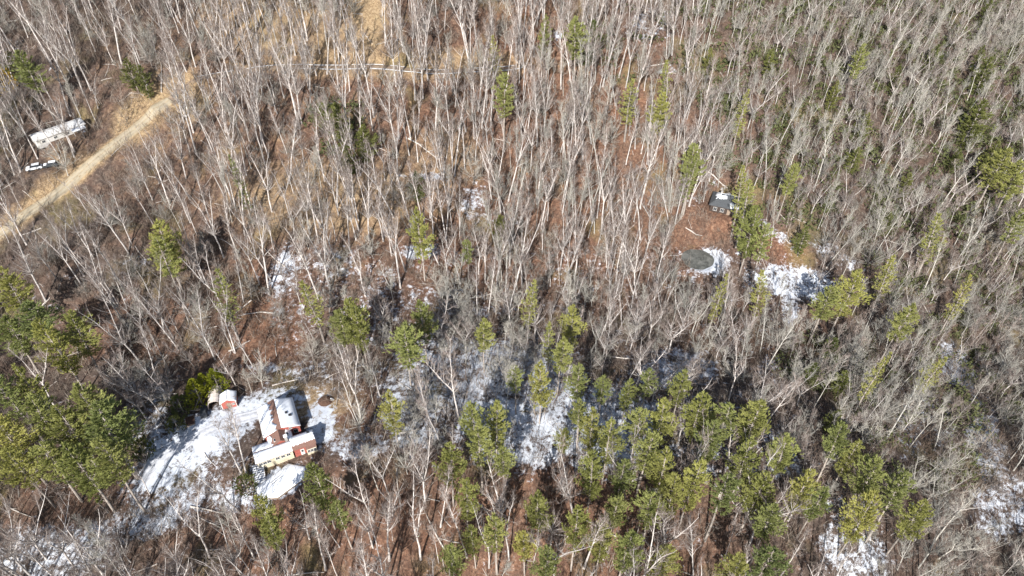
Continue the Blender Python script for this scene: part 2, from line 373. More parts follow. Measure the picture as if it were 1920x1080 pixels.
for a0, a1, off, hw in ((.12, .20, 1.5, .2), (.24, .33, 1.6, .26), (.345, .50, 1.5, .3), (.52, .60, 1.6, .18), (.63, .66, 1.5, .2), (.36, .41, -1.6, .16), (.44, .56, -1.7, .3), (.575, .70, -1.6, .36), (.72, .80, -1.7, .25), (.82, .97, -1.6, .3), (.70, .77, 1.6, .14), (.84, .95, 1.5, .18)):
    struct('snow_berm', strip('snow_berm', TRACK[int(half * a0):int(half * a1) + 2], [(off - hw, .04), (off - hw * .4, .16), (off + hw * .4, .15), (off + hw, .04)], M['dirty_snow'], hw * 1.3, int(a0 * 100)))
# driveway: trodden snow with wheel ruts
M['rut'] = simple('trodden_snow', (.52, .53, .56), .7, .9, .25, .2)
struct('driveway', strip('driveway', DRIVE, [(-1.9, -.05), (-1.3, .10), (-1.1, .04), (-.7, .04), (-.5, .11), (.5, .11), (.7, .04), (1.1, .04), (1.3, .10), (1.9, -.05)], M['rut'], .7, 8))

# pond with a skin of ice
m, n, l, b = nt('pond_ice', .22)
tc = n.new('ShaderNodeTexCoord').outputs['Object']
f = noise(n, l, .45, 5, .6, tc, .8); f2 = noise(n, l, 1.6, 4, .6, tc, 1.5)
c = ramp(n, l, f, [(.35, (.06, .062, .056)), (.65, (.17, .17, .155))])
c = mix(n, l, ramp(n, l, f2, [(.485, (0, 0, 0)), (.5, (.35, .35, .35)), (.515, (0, 0, 0))]), c, (.36, .37, .35))
l.new(c, b.inputs['Base Color']); M['ice'] = m
a = np.arange(56) * 2 * math.pi / 56; rr = 5.15 + .22 * np.sin(3 * a + 1) + .12 * np.sin(7 * a)
V = [(0, 0, 0)] + [(r_ * math.cos(t), r_ * math.sin(t), 0) for r_, t in zip(rr, a)]
o = struct('pond', mesh_from('pond', V, [(0, i + 1, (i + 1) % 56 + 1) for i in range(56)], M['ice'])); o.location = (pox, poy, poz - .22)

# ------------------------------------------------------------------ plants: prototypes
def unit(v): return v / (np.linalg.norm(v) + 1e-9)
class Acc:
    def __init__(s): s.V = []; s.F = []; s.n = 0
    def tube(s, P, Rr, sides):
        v, f = tube(P, Rr, sides); f = f + s.n
        s.V.append(v); s.F.append(np.concatenate([f[:, [0, 1, 2]], f[:, [0, 2, 3]]])); s.n += len(v)
    def tris(s, A, B, C):
        k = len(A); v = np.stack([A, B, C], 1).reshape(-1, 3); s.V.append(v); s.F.append(np.arange(3 * k).reshape(-1, 3) + s.n); s.n += 3 * k
    def mesh(s, name, mat, smooth=False): return mesh_from(name, np.concatenate(s.V), np.concatenate(s.F), mat, smooth)
    def arrays(s): return np.concatenate(s.V), np.concatenate(s.F)
def grow(r, p, d, length, segs, wander, lift):
    P = [p]; d = unit(d)
    for _ in range(segs):
        d = unit(d + r.normal(0, wander, 3) + np.array([0, 0, lift])); P.append(P[-1] + d * length / segs)
    return np.array(P)
def bare_tree(seed, h, fork, spread, nb, r0, low=.42):
    r = np.random.default_rng(seed); wood = Acc(); twig = Acc()
    leaders = []
    top = h * (fork if fork else .97)
    P = grow(r, np.array([0, 0, -.6]), np.array([0, 0, 1.]), top + .6, 9, .035, .03)
    rad = np.linspace(r0, r0 * (.62 if fork else .12), len(P)); rad[0] *= 1.35
    wood.tube(P, rad, 7); leaders.append((P, rad))
    if fork:
        for k in range(2 + (r.random() < .45)):
            az = r.uniform(0, 6.28) if k == 0 else az + r.uniform(1.7, 2.6); t = r.uniform(.18, .42) * (1 + spread)
            d = np.array([math.cos(az) * t, math.sin(az) * t, 1]); L = (h - top) * r.uniform(.85, 1.12)
            Q = grow(r, P[-1] - np.array([0, 0, .3]), d, L, 7, .06, .06); q = np.linspace(r0 * .64, r0 * .12, len(Q)); wood.tube(Q, q, 5); leaders.append((Q, q))
    A, B, C = [], [], []
    def twigs(P, cnt, L, wd):
        for _ in range(cnt):
            t = r.uniform(.25, 1.0) * (len(P) - 1); i = min(int(t), len(P) - 2); p = P[i] + (P[i + 1] - P[i]) * (t - i)
            d = unit(unit(P[i + 1] - P[i]) + r.normal(0, .55, 3) + np.array([0, 0, .3])); s = unit(np.cross(d, r.normal(0, 1, 3))) * wd * .5
            LL = L * r.uniform(.5, 1.25); A.append(p - s); B.append(p + s); C.append(p + d * LL)
    for k in range(nb):
        li = r.integers(0, len(leaders)) if fork else 0
        Pm, rm = leaders[li]
        lo = low if (li == 0) else .05
        t = (lo + (1 - lo) * (r.random() ** .8)); t = min(t, .99)
        if li == 0 and fork: t = r.uniform(min(.9, low / fork), .98)
        ft = t * (len(Pm) - 1); i = min(int(ft), len(Pm) - 2); p = Pm[i] + (Pm[i + 1] - Pm[i]) * (ft - i)
        hf = p[2] / h; az = r.uniform(0, 6.28); ang = r.uniform(.5, 1.05) * (.75 + spread) * (1.15 - .5 * hf)
        d = np.array([math.cos(az) * math.sin(ang), math.sin(az) * math.sin(ang), math.cos(ang)])
        L = h * r.uniform(.11, .24) * (1.25 - .75 * hf) * (.75 + spread)
        br = max(.03, rm[i] * .48)
        Q = grow(r, p, d, L, 4, .13, .12); wood.tube(Q, np.linspace(br, .016, 5), 4)
        for s in range(r.integers(5, 9)):
            t2 = r.uniform(.25, .98) * 4; i2 = min(int(t2), 3); p2 = Q[i2] + (Q[i2 + 1] - Q[i2]) * (t2 - i2)
            d2 = unit(Q[i2 + 1] - Q[i2]) + r.normal(0, .5, 3) + np.array([0, 0, .25]); L2 = L * r.uniform(.22, .5)
            S = grow(r, p2, d2, L2, 2, .15, .1); twig.tube(S, [.032, .023, .012], 3)
            twigs(S, r.integers(6, 9), L2 * .65, .030)
        twigs(Q, 4, L * .3, .035)
    for Pm, _ in leaders: twigs(Pm[len(Pm) // 2:], 6, h * .06, .04)
    twig.tris(np.array(A), np.array(B), np.array(C))
    return wood, twig
def tufts(acc, r, P, cnt_each, L, wd, up=.35, spread=.9, axis_=None):
    P = np.repeat(P, cnt_each, 0); k = len(P)
    d = r.normal(0, spread, (k, 3)); d[:, 2] += up
    if axis_ is not None: d += np.repeat(axis_, cnt_each, 0) * 1.1
    d /= np.linalg.norm(d, axis=1)[:, None] + 1e-9
    s = np.cross(d, r.normal(0, 1, (k, 3))); s /= np.linalg.norm(s, axis=1)[:, None] + 1e-9
    LL = L * r.uniform(.6, 1.3, (k, 1)); base = P - d * LL * .35
    acc.tris(base + d * LL * .5 + s * wd, base + d * LL * .5 - s * wd, base + d * LL * 1.35)
    acc.tris(base + d * LL * .5 - s * wd, base + d * LL * .5 + s * wd, base)
def pine(seed, h, low, rad, dens=1.0, stubs=True):
    r = np.random.default_rng(seed); wood = Acc(); nd = Acc()
    P = grow(r, np.array([0, 0, -.6]), np.array([0, 0, 1.]), h + .4, 10, .018, .03); rr_ = np.linspace(.30, .03, 11) * h / 26
    wood.tube(P, rr_, 7)
    z = h * low; pts = []; axs = []
    lop = r.uniform(0, 6.28)
    while z < h * .985:
        u = (z - h * low) / (h * (1 - low))
        env = rad * (min(1, .45 + 1.6 * u) if u < .35 else (1 - ((u - .35) / .68) ** 1.35))
        env = max(env, .35)
        i = int(np.clip((z + .6) / (h + .4) * 10, 0, 9)); c0 = P[i] + (P[i + 1] - P[i]) * ((z - P[i][2]) / (P[i + 1][2] - P[i][2]))
        nbr = r.integers(4, 7); a0 = r.uniform(0, 6.28)
        for b_ in range(nbr):
            if r.random() < .14: continue
            az = a0 + b_ * 6.28 / nbr + r.normal(0, .25); L = env * r.uniform(.55, 1.22) * (1 + .18 * math.cos(az - lop))
            el = -.05 + .75 * u + r.normal(0, .12)
            d = np.array([math.cos(az) * math.cos(el), math.sin(az) * math.cos(el), math.sin(el)])
            Q = grow(r, c0, d, L, 3, .09, .10); wood.tube(Q, [.055 * h / 26 + .015, .035, .02, .01], 3)
            kk = max(4, int(L * 8.5 * dens))
            t = 3 * (1 - .80 * r.random(kk) ** 1.15); ix = np.minimum(t.astype(int), 2); q = Q[ix] + (Q[ix + 1] - Q[ix]) * (t - ix)[:, None]
            lat = np.array([-d[1], d[0], 0]); q = q + lat[None] * (r.normal(0, .26, (kk, 1)) * L * (t / 3)[:, None] * .8) + np.array([0, 0, 1])[None] * r.normal(.05, .14, (kk, 1))
            pts.append(q); axs.append(np.repeat(d[None], kk, 0))
        z += r.uniform(.7, 1.25) * (h / 26) ** .5
    pts.append(np.array([P[-1] + np.array([0, 0, -.3 * k]) for k in range(4)])); axs.append(np.repeat(np.array([[0, 0, 1.]]), 4, 0))
    tufts(nd, r, np.concatenate(pts), 5, .52, .085, .55, .45, np.concatenate(axs) * .9)
    if stubs:
        for k in range(14):
            zz = h * r.uniform(low * .45, low); az = r.uniform(0, 6.28); d = np.array([math.cos(az), math.sin(az), r.uniform(-.1, .35)])
            Q = grow(r, np.array([P[5][0] * .6, P[5][1] * .6, zz]), d, r.uniform(.8, 2.6), 2, .1, 0); wood.tube(Q, [.04, .025, .01], 3)
    return wood, nd
def cedar(seed, h, rad, round_=False):
    r = np.random.default_rng(seed); wood = Acc(); nd = Acc()
    wood.tube(np.array([[0, 0, -.4], [0, 0, h * .5], [0.05, 0, h * .93]]), [.14, .09, .02], 6)
    k = int(420 * (h / 6)); u = r.random(k); az = r.uniform(0, 6.28, k)
    env = (np.sqrt(np.clip(1 - (2 * u * .92 - .75) ** 2 * .9, .02, 1)) if round_ else np.where(u < .18, .55 + 2.5 * u, (1 - (u - .18) / .84) ** .75)) * rad
    lob = 1 + .16 * np.sin(az * 5 + u * 9 + seed) + .1 * np.sin(az * 11 - u * 17)
    rr_ = env * lob * np.sqrt(r.uniform(.45, 1.05, k)); pts = np.column_stack([rr_ * np.cos(az), rr_ * np.sin(az), .15 + u * h * .97])
    ax = np.column_stack([np.cos(az), np.sin(az), np.full(k, .8)])
    tufts(nd, r, pts, 6, .36, .07, .5, .5, ax * .8)
    for i in range(14):
        zz = h * r.uniform(.1, .7); a_ = r.uniform(0, 6.28); wood.tube(np.array([[0, 0, zz], [math.cos(a_) * rad * .5, math.sin(a_) * rad * .5, zz + .4]]), [.03, .01], 3)
    return wood, nd

BARE = []
specs = [(1, 30, .0, .05, 34, .28), (2, 31, .5, .12, 36, .32), (3, 28, .0, .15, 34, .28), (4, 29, .36, .22, 40, .32), (5, 27, .42, .05, 34, .27), (6, 32, .0, .0, 28, .28),
         (7, 22, .32, .55, 40, .33), (8, 20, .25, .75, 42, .30), (9, 19, .4, .45, 38, .23), (10, 24, .35, .35, 38, .29), (11, 22, .0, .2, 30, .16), (12, 17, .0, .3, 26, .12),
         (13, 14, .20, .55, 46, .15), (14, 13, .28, .40, 44, .13), (15, 15, .16, .75, 46, .17)]
LOOK = ['tall straight bare tree', 'tall split-topped bare tree', 'straight finely branched bare tree', 'big forked bare tree', 'bare tree with narrow leaders', 'tall pole-like bare tree',
        'low-forking spreading bare tree', 'broad wide-limbed bare tree', 'rounded many-limbed bare tree', 'open-crowned forked bare tree', 'slender bare tree', 'thin young bare tree', 'small bushy bare tree', 'twiggy rounded bare tree', 'low wide-crowned bare tree']
for k, (sd_, h, fk, sp_, nb, r0) in enumerate(specs):
    w, t = bare_tree(sd_, h, fk, sp_, nb, r0, .5 if fk == 0 else .42)
    mats = ('bark_b', 'twig_b') if k in (5, 8, 10, 12) else (('bark_c', 'twig_b') if k == 14 else (('bark_c', 'twig_a') if k == 13 else ('bark_a', 'twig_a')))
    BARE.append((w.mesh('bare_trunk', M[mats[0]], True), t.mesh('bare_crown', M[mats[1]]), h))
PINES = [tuple(x.mesh(nm, M[mt]) for x, nm, mt in zip(pine(*s), ('pine_trunk', 'pine_crown'), ('pine_bark', 'pine_b' if s[0] % 2 == 0 else 'pine_a'))) + (s[1],) for s in
         [(21, 26, .40, 4.2), (22, 25, .48, 3.8), (23, 27, .36, 4.5), (24, 24, .44, 3.6), (25, 22, .30, 4.0), (26, 26, .52, 3.4)]]
SPARSE = [tuple(x.mesh(nm, M[mt]) for x, nm, mt in zip(pine(31, 25, .30, 2.6, .45), ('pine_trunk', 'pine_crown'), ('pine_bark', 'pine_a'))) + (25,)]
HEML = [tuple(x.mesh(nm, M[mt]) for x, nm, mt in zip(pine(s, 15, .10, 3.0, .8, False), ('hemlock_trunk', 'hemlock_crown'), ('pine_bark', 'pine_d'))) + (15,) for s in (41, 42)]
CEDAR = [tuple(x.mesh(nm, M[mt]) for x, nm, mt in zip(cedar(51, 6.5, 2.1), ('cedar_trunk', 'cedar_crown'), ('pine_bark', 'cedar'))) + (6.5,),
         tuple(x.mesh(nm, M[mt]) for x, nm, mt in zip(cedar(52, 4.0, 1.9, True), ('bush_stem', 'bush_crown'), ('pine_bark', 'pine_d'))) + (4.0,)]
YEL = tuple(x.mesh(nm, M[mt]) for x, nm, mt in zip(cedar(53, 6.0, 2.3, True), ('bush_stem', 'bush_crown'), ('pine_bark', 'yellow'))) + (6.0,)

def plant(name, proto, loc, h, rz, label, cat, group, wide=1.0, tilt=(0, 0)):
    s = h / proto[2]
    o = thing(name, loc, label, cat, group); o.rotation_euler = (tilt[0], tilt[1], rz); o.scale = (s * wide, s * wide, s)
    link('trunk', proto[0], o); link('crown', proto[1], o); return o

# ------------------------------------------------------------------ evergreens, each where it stands: (x, y of crown, crown width, kind)
EV = '''20,545,62,p 75,600,84,p 142,622,66,p 22,625,64,p 100,640,60,p 25,745,62,p 20,822,72,p 75,785,64,p 132,802,82,p 200,805,88,p 150,868,84,p 95,862,80,p 40,872,66,p 212,868,66,p 60,722,54,p 175,760,60,p
305,455,66,p 308,490,52,p 418,558,50,s 588,565,46,s 655,595,64,p 640,610,40,p 672,606,42,p 772,655,70,p 792,602,50,p 758,640,46,p 735,770,46,p 905,628,36,p 786,428,44,p 876,473,28,p 937,432,44,h 945,182,46,p 1105,80,60,h 1082,72,44,p 1020,62,28,p 1180,188,46,s 1236,208,44,p 1300,308,46,p 1292,330,34,s
1400,388,46,s 1412,425,52,p 1432,462,42,p 1392,362,36,s 1480,338,32,p 1070,608,46,p 1050,664,40,p 1015,712,46,p 968,712,36,p 1030,640,30,s 1080,720,42,p 1112,800,46,p 1130,732,32,p 1176,735,34,p 1210,720,38,p 1276,724,42,p 1088,780,40,p 1142,820,52,p
890,788,46,p 930,790,50,p 900,842,58,p 842,868,58,p 945,865,44,p 872,932,50,p 1055,822,32,p 1112,880,52,p 1200,800,54,p 1242,790,52,p 1210,850,58,p 1245,880,52,p 1165,898,46,p 1310,768,62,p 1352,788,62,p 1415,788,66,p 1332,832,56,p 1400,858,58,p 1470,852,52,p 1300,902,58,p 1352,930,62,p 1420,920,62,p 1442,980,56,p 1502,912,52,p 1532,938,46,p 1262,922,48,p 1222,962,62,p
1080,990,56,p 1150,960,52,p 1128,1012,50,p 1172,1032,58,p 1010,950,52,p 930,1000,54,p 985,1022,42,p 1022,1066,54,p 888,1010,40,p 850,1056,46,p 1242,1050,58,p 1430,1062,72,p 1375,1068,56,p 1570,828,46,p 1594,852,42,p 1632,890,60,p 1622,962,60,p 1682,930,60,p 1712,972,56,p 1546,568,56,p 1592,545,58,p 1690,602,42,p
600,905,56,p 642,968,42,p 498,965,52,p 508,1000,46,p 1747,110,30,h 1610,115,28,p 1845,142,54,h 1822,230,66,h 1872,312,62,p 1902,340,54,p 1600,300,38,h 1622,240,30,h 1755,447,52,s 1900,430,42,p 1835,110,26,h 60,135,50,p 30,128,40,h 248,140,46,h 270,155,30,h
640,238,66,h 682,268,56,h 612,215,40,h 655,300,40,h 930,108,30,s 990,568,38,s 450,342,26,s 1745,698,36,s 1505,452,34,h 1665,520,40,s 1560,660,46,h 1520,700,40,h 780,352,34,h 1345,560,30,s 1430,548,40,s 1850,26,30,h 1860,290,40,h 1250,150,30,s 1700,350,34,h 1440,120,28,h 1390,210,30,s 1330,120,26,h 1560,180,28,h 1680,150,26,h 1790,300,30,h 1660,420,34,h 1580,720,40,h 1560,790,40,h 1640,700,30,s 1800,560,34,s'''.split()
LAND = [(540, 800, 'the red house'), (418, 760, 'the red shed'), (105, 245, 'the mobile home'), (1308, 485, 'the dark pond'), (1362, 385, 'the dark-roofed cabin'), (1490, 535, 'the open snow patch'), (1475, 470, 'the rusty bank'),
        (180, 310, 'the gravel road'), (520, 130, 'the snow-edged track'), (880, 130, 'the far track'), (525, 905, 'the snowy terrace'), (330, 860, 'the snowy driveway'), (1822, 135, 'the white-roofed hut'), (540, 520, 'the snowy bank'), (1000, 740, 'the snowy pine stand'), (1330, 830, 'the dense pine stand'), (900, 980, 'the red leafy bank'),
        (1800, 720, 'the snow-streaked gully'), (60, 560, 'the dark hollow'), (150, 830, 'the big pine grove'), (1600, 1030, 'the lower snow patch'), (1600, 160, 'the laurel slope'), (1150, 280, 'the rusty slope'), (690, 40, 'the tan clearing'), (885, 380, 'the snow-dusted clearing'), (1215, 50, 'the snowy rocks'), (1230, 650, 'the shaded valley'), (305, 470, 'the pale pine pair'), (1680, 930, 'the gully pines'), (640, 245, 'the dark hemlocks'), (655, 600, 'the triple pines'), (250, 980, 'the snowy brush strip'), (1840, 250, 'the spreading hemlocks')]
def near(x, y, k=1):
    return [t for _, t in sorted(((a - x) ** 2 + (b_ - y) ** 2, t) for a, b_, t in LAND)[:k]]
PXY = []   # evergreen base points
keep_away = []
KN = {'p': ('pine_tree', 'pine tree', ['plumed broad green pine', 'tall bare-stemmed pine', 'full layered pine', 'slim pointed pine', 'bushy low-branching pine', 'long-stemmed narrow pine'], PINES),
      's': ('pine_tree', 'pine tree', ['sparse see-through pine'], SPARSE), 'h': ('hemlock_tree', 'hemlock', ['low dark hemlock', 'dull drooping hemlock'], HEML)}
for i, e in enumerate(EV):
    x, y, w, kd = e.split(','); x, y, w = float(x), float(y), float(w)
    nm, cat, looks, protos = KN[kd]; k = i * 7 % len(protos)
    base_h = {'p': 25, 's': 24, 'h': 11}[kd]; cf = {'p': .72, 's': .66, 'h': .55}[kd]
    h = base_h * float(np.random.default_rng(i).uniform(.88, 1.1))
    for _ in range(2):
        X, Y, zg = ground(x, y, h * cf); dep = proj(X, Y, zg + h * cf)[2]; wm = w * dep / FPX
        if kd != 'p': h = float(np.clip(h, wm * 1.5, 30))
        else: h = float(np.clip(h, wm * 2.1, wm * 4.2))
    pr = protos[k]; rad0 = {'p': (4.2, 3.8, 4.5, 3.6, 4.0, 3.4)[k] * .88, 's': 2.6, 'h': 3.0}[kd]
    wide = float(np.clip(wm * .5 / (rad0 * h / pr[2]), .7, 1.5))
    side = near(x, y, 2)
    bxp, byp, _ = proj(X, Y, zg)
    lab = '%s by %s, towards %s' % (looks[k], side[0], side[1])
    plant(nm, pr, (X, Y, zg), h, i * 2.4, lab, cat, 'evergreens by ' + side[0], wide)
    PXY.append((X, Y))
for (x, y, w, k, nm, lab) in [(372, 742, 42, 0, 'cedar_tree', 'bright yellow-green cone-shaped cedar behind the arched shelter'), (386, 726, 30, 0, 'cedar_tree', 'narrower bright cedar at the back of the cedar pair'), (408, 722, 36, 0, 'cedar_tree', 'olive-tipped cedar behind the red shed'), (340, 764, 34, 1, 'evergreen_bush', 'round dark evergreen bush beside the cedars'),
                           (331, 798, 28, 1, 'evergreen_bush', 'rounded shaded bush at the top edge of the driveway'), (268, 846, 36, 1, 'evergreen_bush', 'dark round bush between pine grove and driveway'), (462, 912, 34, 1, 'evergreen_bush', 'olive brown bush beside the wooden steps'), (5, 158, 40, 2, 'yellow_bush', 'golden yellow leafy tree beside the pine near the mobile home')]:
    pr = (CEDAR + [YEL])[k]; X, Y, zg = ground(x, y, pr[2] * .45); dep = proj(X, Y, zg)[2]; s = 1.2 * (w * dep / FPX) / (2 * (2.1, 1.9, 2.3)[k])
    plant(nm, pr, (X, Y, zg), pr[2] * min(1.35, max(.8, s)), x, lab, 'bush' if k else 'cedar', 'garden evergreens', s / min(1.35, max(.8, s)))
    PXY.append((X, Y))
PXY = np.array(PXY)

# ------------------------------------------------------------------ bare trees
def inside(px, py, shapes):
    out = np.zeros(np.shape(px), float)
    for x, y, rx, ry, t, p in shapes:
        t = R(t); dx, dy = px - x, py - y
        u = (dx * math.cos(t) + dy * math.sin(t)) / rx; w = (-dx * math.sin(t) + dy * math.cos(t)) / ry
        out = np.maximum(out, p * (u * u + w * w < 1))
    return out
OPEN = [(545, 880, 60, 60, 0, .9), (528, 812, 72, 74, 0, 1), (385, 820, 125, 56, -33, .97), (300, 890, 80, 40, -30, .95), (415, 752, 40, 30, 0, 1), (610, 790, 55, 52, 0, .97), (525, 903, 58, 38, -30, 1), (680, 835, 60, 34, 0, .85), (105, 245, 62, 24, -25, .45), (75, 310, 34, 16, 0, .6),
        (180, 300, 185, 20, -41, .93), (285, 200, 46, 30, 0, .95), (1310, 486, 48, 34, 10, .97), (1362, 380, 40, 26, 0, .75), (1340, 415, 40, 30, 0, .5), (1490, 530, 72, 36, 8, .85), (1480, 470, 55, 26, 25, .8), (690, 30, 24, 70, 0, .9), (490, 620, 50, 60, 0, .8), (1823, 130, 14, 14, 0, 1), (45, 505, 90, 45, 15, .75), (535, 505, 26, 45, 0, .75), (790, 470, 30, 18, 0, .7), (885, 375, 24, 30, 0, .7), (240, 310, 40, 26, 0, .85),
        (430, 900, 70, 50, 0, .8), (590, 700, 150, 22, 0, .5), (380, 735, 50, 30, 0, .9), (440, 945, 60, 16, 0, .6)]
STAND = [(1795, 690, 30, 55, -30, .88), (1850, 845, 36, 100, -10, .88), (1600, 1040, 72, 50, 30, .85), (1885, 950, 55, 55, 0, .75), (250, 975, 120, 26, -15, .5), (400, 940, 60, 16, 0, .7), (1730, 790, 60, 60, 0, .45), (1450, 690, 30, 26, 0, .6), (1270, 690, 60, 26, 0, .6), (1230, 850, 380, 130, 12, .62), (1130, 990, 330, 110, 0, .5), (110, 830, 170, 120, 0, .93), (70, 600, 130, 75, 10, .93), (1640, 930, 120, 90, 0, .6), (660, 600, 40, 50, 0, .9), (775, 640, 45, 60, 0, .9), (305, 470, 45, 50, 0, .85), (1410, 420, 45, 60, 0, .8), (1565, 560, 55, 40, 0, .8), (735, 770, 28, 40, 0, .9), (600, 910, 35, 35, 0, .9), (500, 970, 35, 35, 0, .9), (905, 630, 22, 30, 0, .8), (1850, 260, 60, 110, 0, .5), (60, 135, 36, 30, 0, .8), (980, 720, 10, 10, 0, .35)]
cell = 4.05
gx, gy = np.meshgrid(np.arange(-215, 240, cell), np.arange(48, 305, cell)); gx = gx.ravel() + rng.uniform(-.48, .48, gx.size) * cell; gy = gy.ravel() + rng.uniform(-.48, .48, gy.size) * cell
nx0 = len(gx); ex = rng.uniform(-60, 150, 4200); ey = rng.uniform(140, 300, 4200)          # thin poles crowding the middle of the slope
gx = np.concatenate([gx, ex]); gy = np.concatenate([gy, ey]); extra = np.arange(len(gx)) >= nx0
gz = Z(gx.copy(), gy.copy()); bx, by, bd = proj(gx, gy, gz)
u = rng.random(len(gx)); u2 = rng.random(len(gx))
# what kind of stand is it: tall poplars up the slope, spreading trees in the valley and along the bottom, thin stems to the right
right = (bx > 1330 + (by - 300) * .25)
upper = ((by < 560) | ((bx < 720) & (by < 690))) & ~right
kinds = np.where(upper, np.array([0, 1, 2, 3, 4, 1, 10, 13, 3, 4, 12, 14])[(u2 * 12).astype(int)], np.where(right, np.where(by[:, None] < 430, np.array([[9, 8, 10, 11, 10, 13, 5, 9, 10, 14]]), np.array([[12, 13, 14, 10, 8, 9, 10, 11, 5, 13]]))[np.arange(len(gx)), (u2 * 10).astype(int)], np.where(by > 890, np.array([0, 2, 4, 9, 3, 10, 6, 11, 9, 4])[(u2 * 10).astype(int)], np.array([6, 7, 8, 9, 4, 12, 13, 10, 14, 2])[(u2 * 10).astype(int)])))
kinds = np.where(extra, np.where(u2 < .45, 10, np.where(u2 < .8, 11, 5)), kinds)
hh = np.array([s[1] for s in specs])[kinds] * rng.uniform(.66, 1.12, len(gx))
hh = hh * np.where(upper, np.where(kinds >= 12, .8, .90), np.where(right, np.where(kinds >= 12, 1.0, .72), np.where(kinds >= 12, .95, .82))) * np.where(rng.random(len(gx)) < .22, .6, 1)
hh = np.where(by > 900, hh * 1.2, hh)
clump = np.sin(gx * .21 + 2 * np.sin(gy * .11)) * np.sin(gy * .19 + 1.5 * np.sin(gx * .13))
dens = np.where(upper, np.where(bx < 1000, .64, .74), np.where(right, .86, .70)) * (1 + .5 * clump)
dens = np.where((by > 880) & (bx > 560) & (bx < 1500), .6, dens)
dens = np.where(extra, np.where((bx > 840) & (bx < 1360) & (by > 130) & (by < 640), .13, .0), dens)
tx, ty, _ = proj(gx, gy, gz + hh)
vis = (bx > -140) & (bx < 2060) & (ty < 1150) & (by > -60) & (ty > -420)
rej = np.zeros(len(gx))
for f_ in (0, .15, .3, .5, .7, .9):
    qx, qy, _ = proj(gx, gy, gz + hh * f_); rej = np.maximum(rej, inside(qx, qy, OPEN + STAND))
dmin = np.array([np.hypot(PXY[:, 0] - a, PXY[:, 1] - b_).min() for a, b_ in zip(gx, gy)])
solid = [(hx, hy, 13), (sx, sy, 6), (mx, my, 8), (vx, vy, 4), (pox, poy, 6), (cax, cay, 7), (tex, tey, 7), (wcx, wcy, 3)]
for a, b_, r_ in solid: rej = np.maximum(rej, 1.0 * (np.hypot(gx - a, gy - b_) < r_))
droad = np.min(np.hypot(gx[:, None] - ROAD[None, ::3, 0], gy[:, None] - ROAD[None, ::3, 1]), 1)
dtrk = np.min(np.hypot(gx[:, None] - TRACK[None, ::3, 0], gy[:, None] - TRACK[None, ::3, 1]), 1)
ok = vis & (u < dens) & (rng.random(len(gx)) >= rej) & (dmin > 2.2) & (droad > 4) & (dtrk > 2.3)
idx = np.where(ok)[0]
size = np.where((bx[idx] > 0) & (bx[idx] < 1920) & (by[idx] < 1130) & (ty[idx] > -60), (by - ty)[idx] * (1 + specs[0][5]), 0)
order = idx[np.argsort(-size)]
must = [j for k in range(len(specs)) for j in order[kinds[order] == k][:6]]          # a few of every sort stand as single trees
IND = np.array(must + [j for j in order if j not in set(must)][:300 - len(must)]); REST = np.array([j for j in order if j not in set(IND.tolist())])
LEAN = lambda i: tuple(float(v) for v in np.random.default_rng(int(i)).normal(0, .065, 2) * (2.2 if i % 11 == 0 else 1))
for i in IND:
    side, side2 = near(bx[i], by[i], 2)
    plant('bare_tree', BARE[kinds[i]], (gx[i], gy[i], gz[i]), hh[i], float(u[i] * 57), '%s by %s, towards %s' % (LOOK[kinds[i]], side, side2), 'tree', 'bare trees by ' + side, 1.0, LEAN(i))
proto_obj = {}
for o in list(col.objects):
    if o.type == 'MESH' and o.parent is not None and o.data.name.startswith('bare_'):
        for k, pr in enumerate(BARE):
            if o.data in pr[:2]: proto_obj.setdefault((k, pr.index(o.data)), o)

def forest(name, pts, rot, sca, idx_, label):
    """uncountable stand: the same trees set out over the hillside by geometry nodes"""
    me = bpy.data.meshes.new(name); me.from_pydata(np.asarray(pts, np.float32), [], [])
    for nm, tp, arr, prop in (('rot', 'FLOAT_VECTOR', rot, 'vector'), ('sca', 'FLOAT', sca, 'value'), ('pick', 'INT', idx_, 'value')):
        a_ = me.attributes.new(nm, tp, 'POINT'); a_.data.foreach_set(prop, np.asarray(arr, np.int32 if tp == 'INT' else np.float32).ravel())
    o = link(name, me); tag(o, label, 'forest', None, 'stuff')
    ng = bpy.data.node_groups.new(name, 'GeometryNodeTree')
    ng.interface.new_socket('Geometry', in_out='INPUT', socket_type='NodeSocketGeometry'); ng.interface.new_socket('Geometry', in_out='OUTPUT', socket_type='NodeSocketGeometry')
    N, L = ng.nodes, ng.links
    gi, go = N.new('NodeGroupInput'), N.new('NodeGroupOutput')
    jn = N.new('GeometryNodeJoinGeometry')
    ks = sorted({k for k, _ in proto_obj}, reverse=True)
    for k in ks:
        j2 = N.new('GeometryNodeJoinGeometry')
        for part in (0, 1):
            oi = N.new('GeometryNodeObjectInfo'); oi.transform_space = 'ORIGINAL'; oi.inputs['Object'].default_value = proto_obj[(k, part)]; L.new(oi.outputs['Geometry'], j2.inputs[0])
        gti = N.new('GeometryNodeGeometryToInstance'); L.new(j2.outputs[0], gti.inputs[0]); L.new(gti.outputs[0], jn.inputs[0])
    iop = N.new('GeometryNodeInstanceOnPoints'); iop.inputs['Pick Instance'].default_value = True
    L.new(gi.outputs[0], iop.inputs['Points']); L.new(jn.outputs[0], iop.inputs['Instance'])
    for nm, tp, sock in (('rot', 'FLOAT_VECTOR', 'Rotation'), ('sca', 'FLOAT', 'Scale'), ('pick', 'INT', 'Instance Index')):
        na = N.new('GeometryNodeInputNamedAttribute'); na.data_type = tp; na.inputs['Name'].default_value = nm; L.new(na.outputs[0], iop.inputs[sock])
    L.new(iop.outputs[0], go.inputs[0])
    md = o.modifiers.new('stand', 'NODES'); md.node_group = ng
    return o
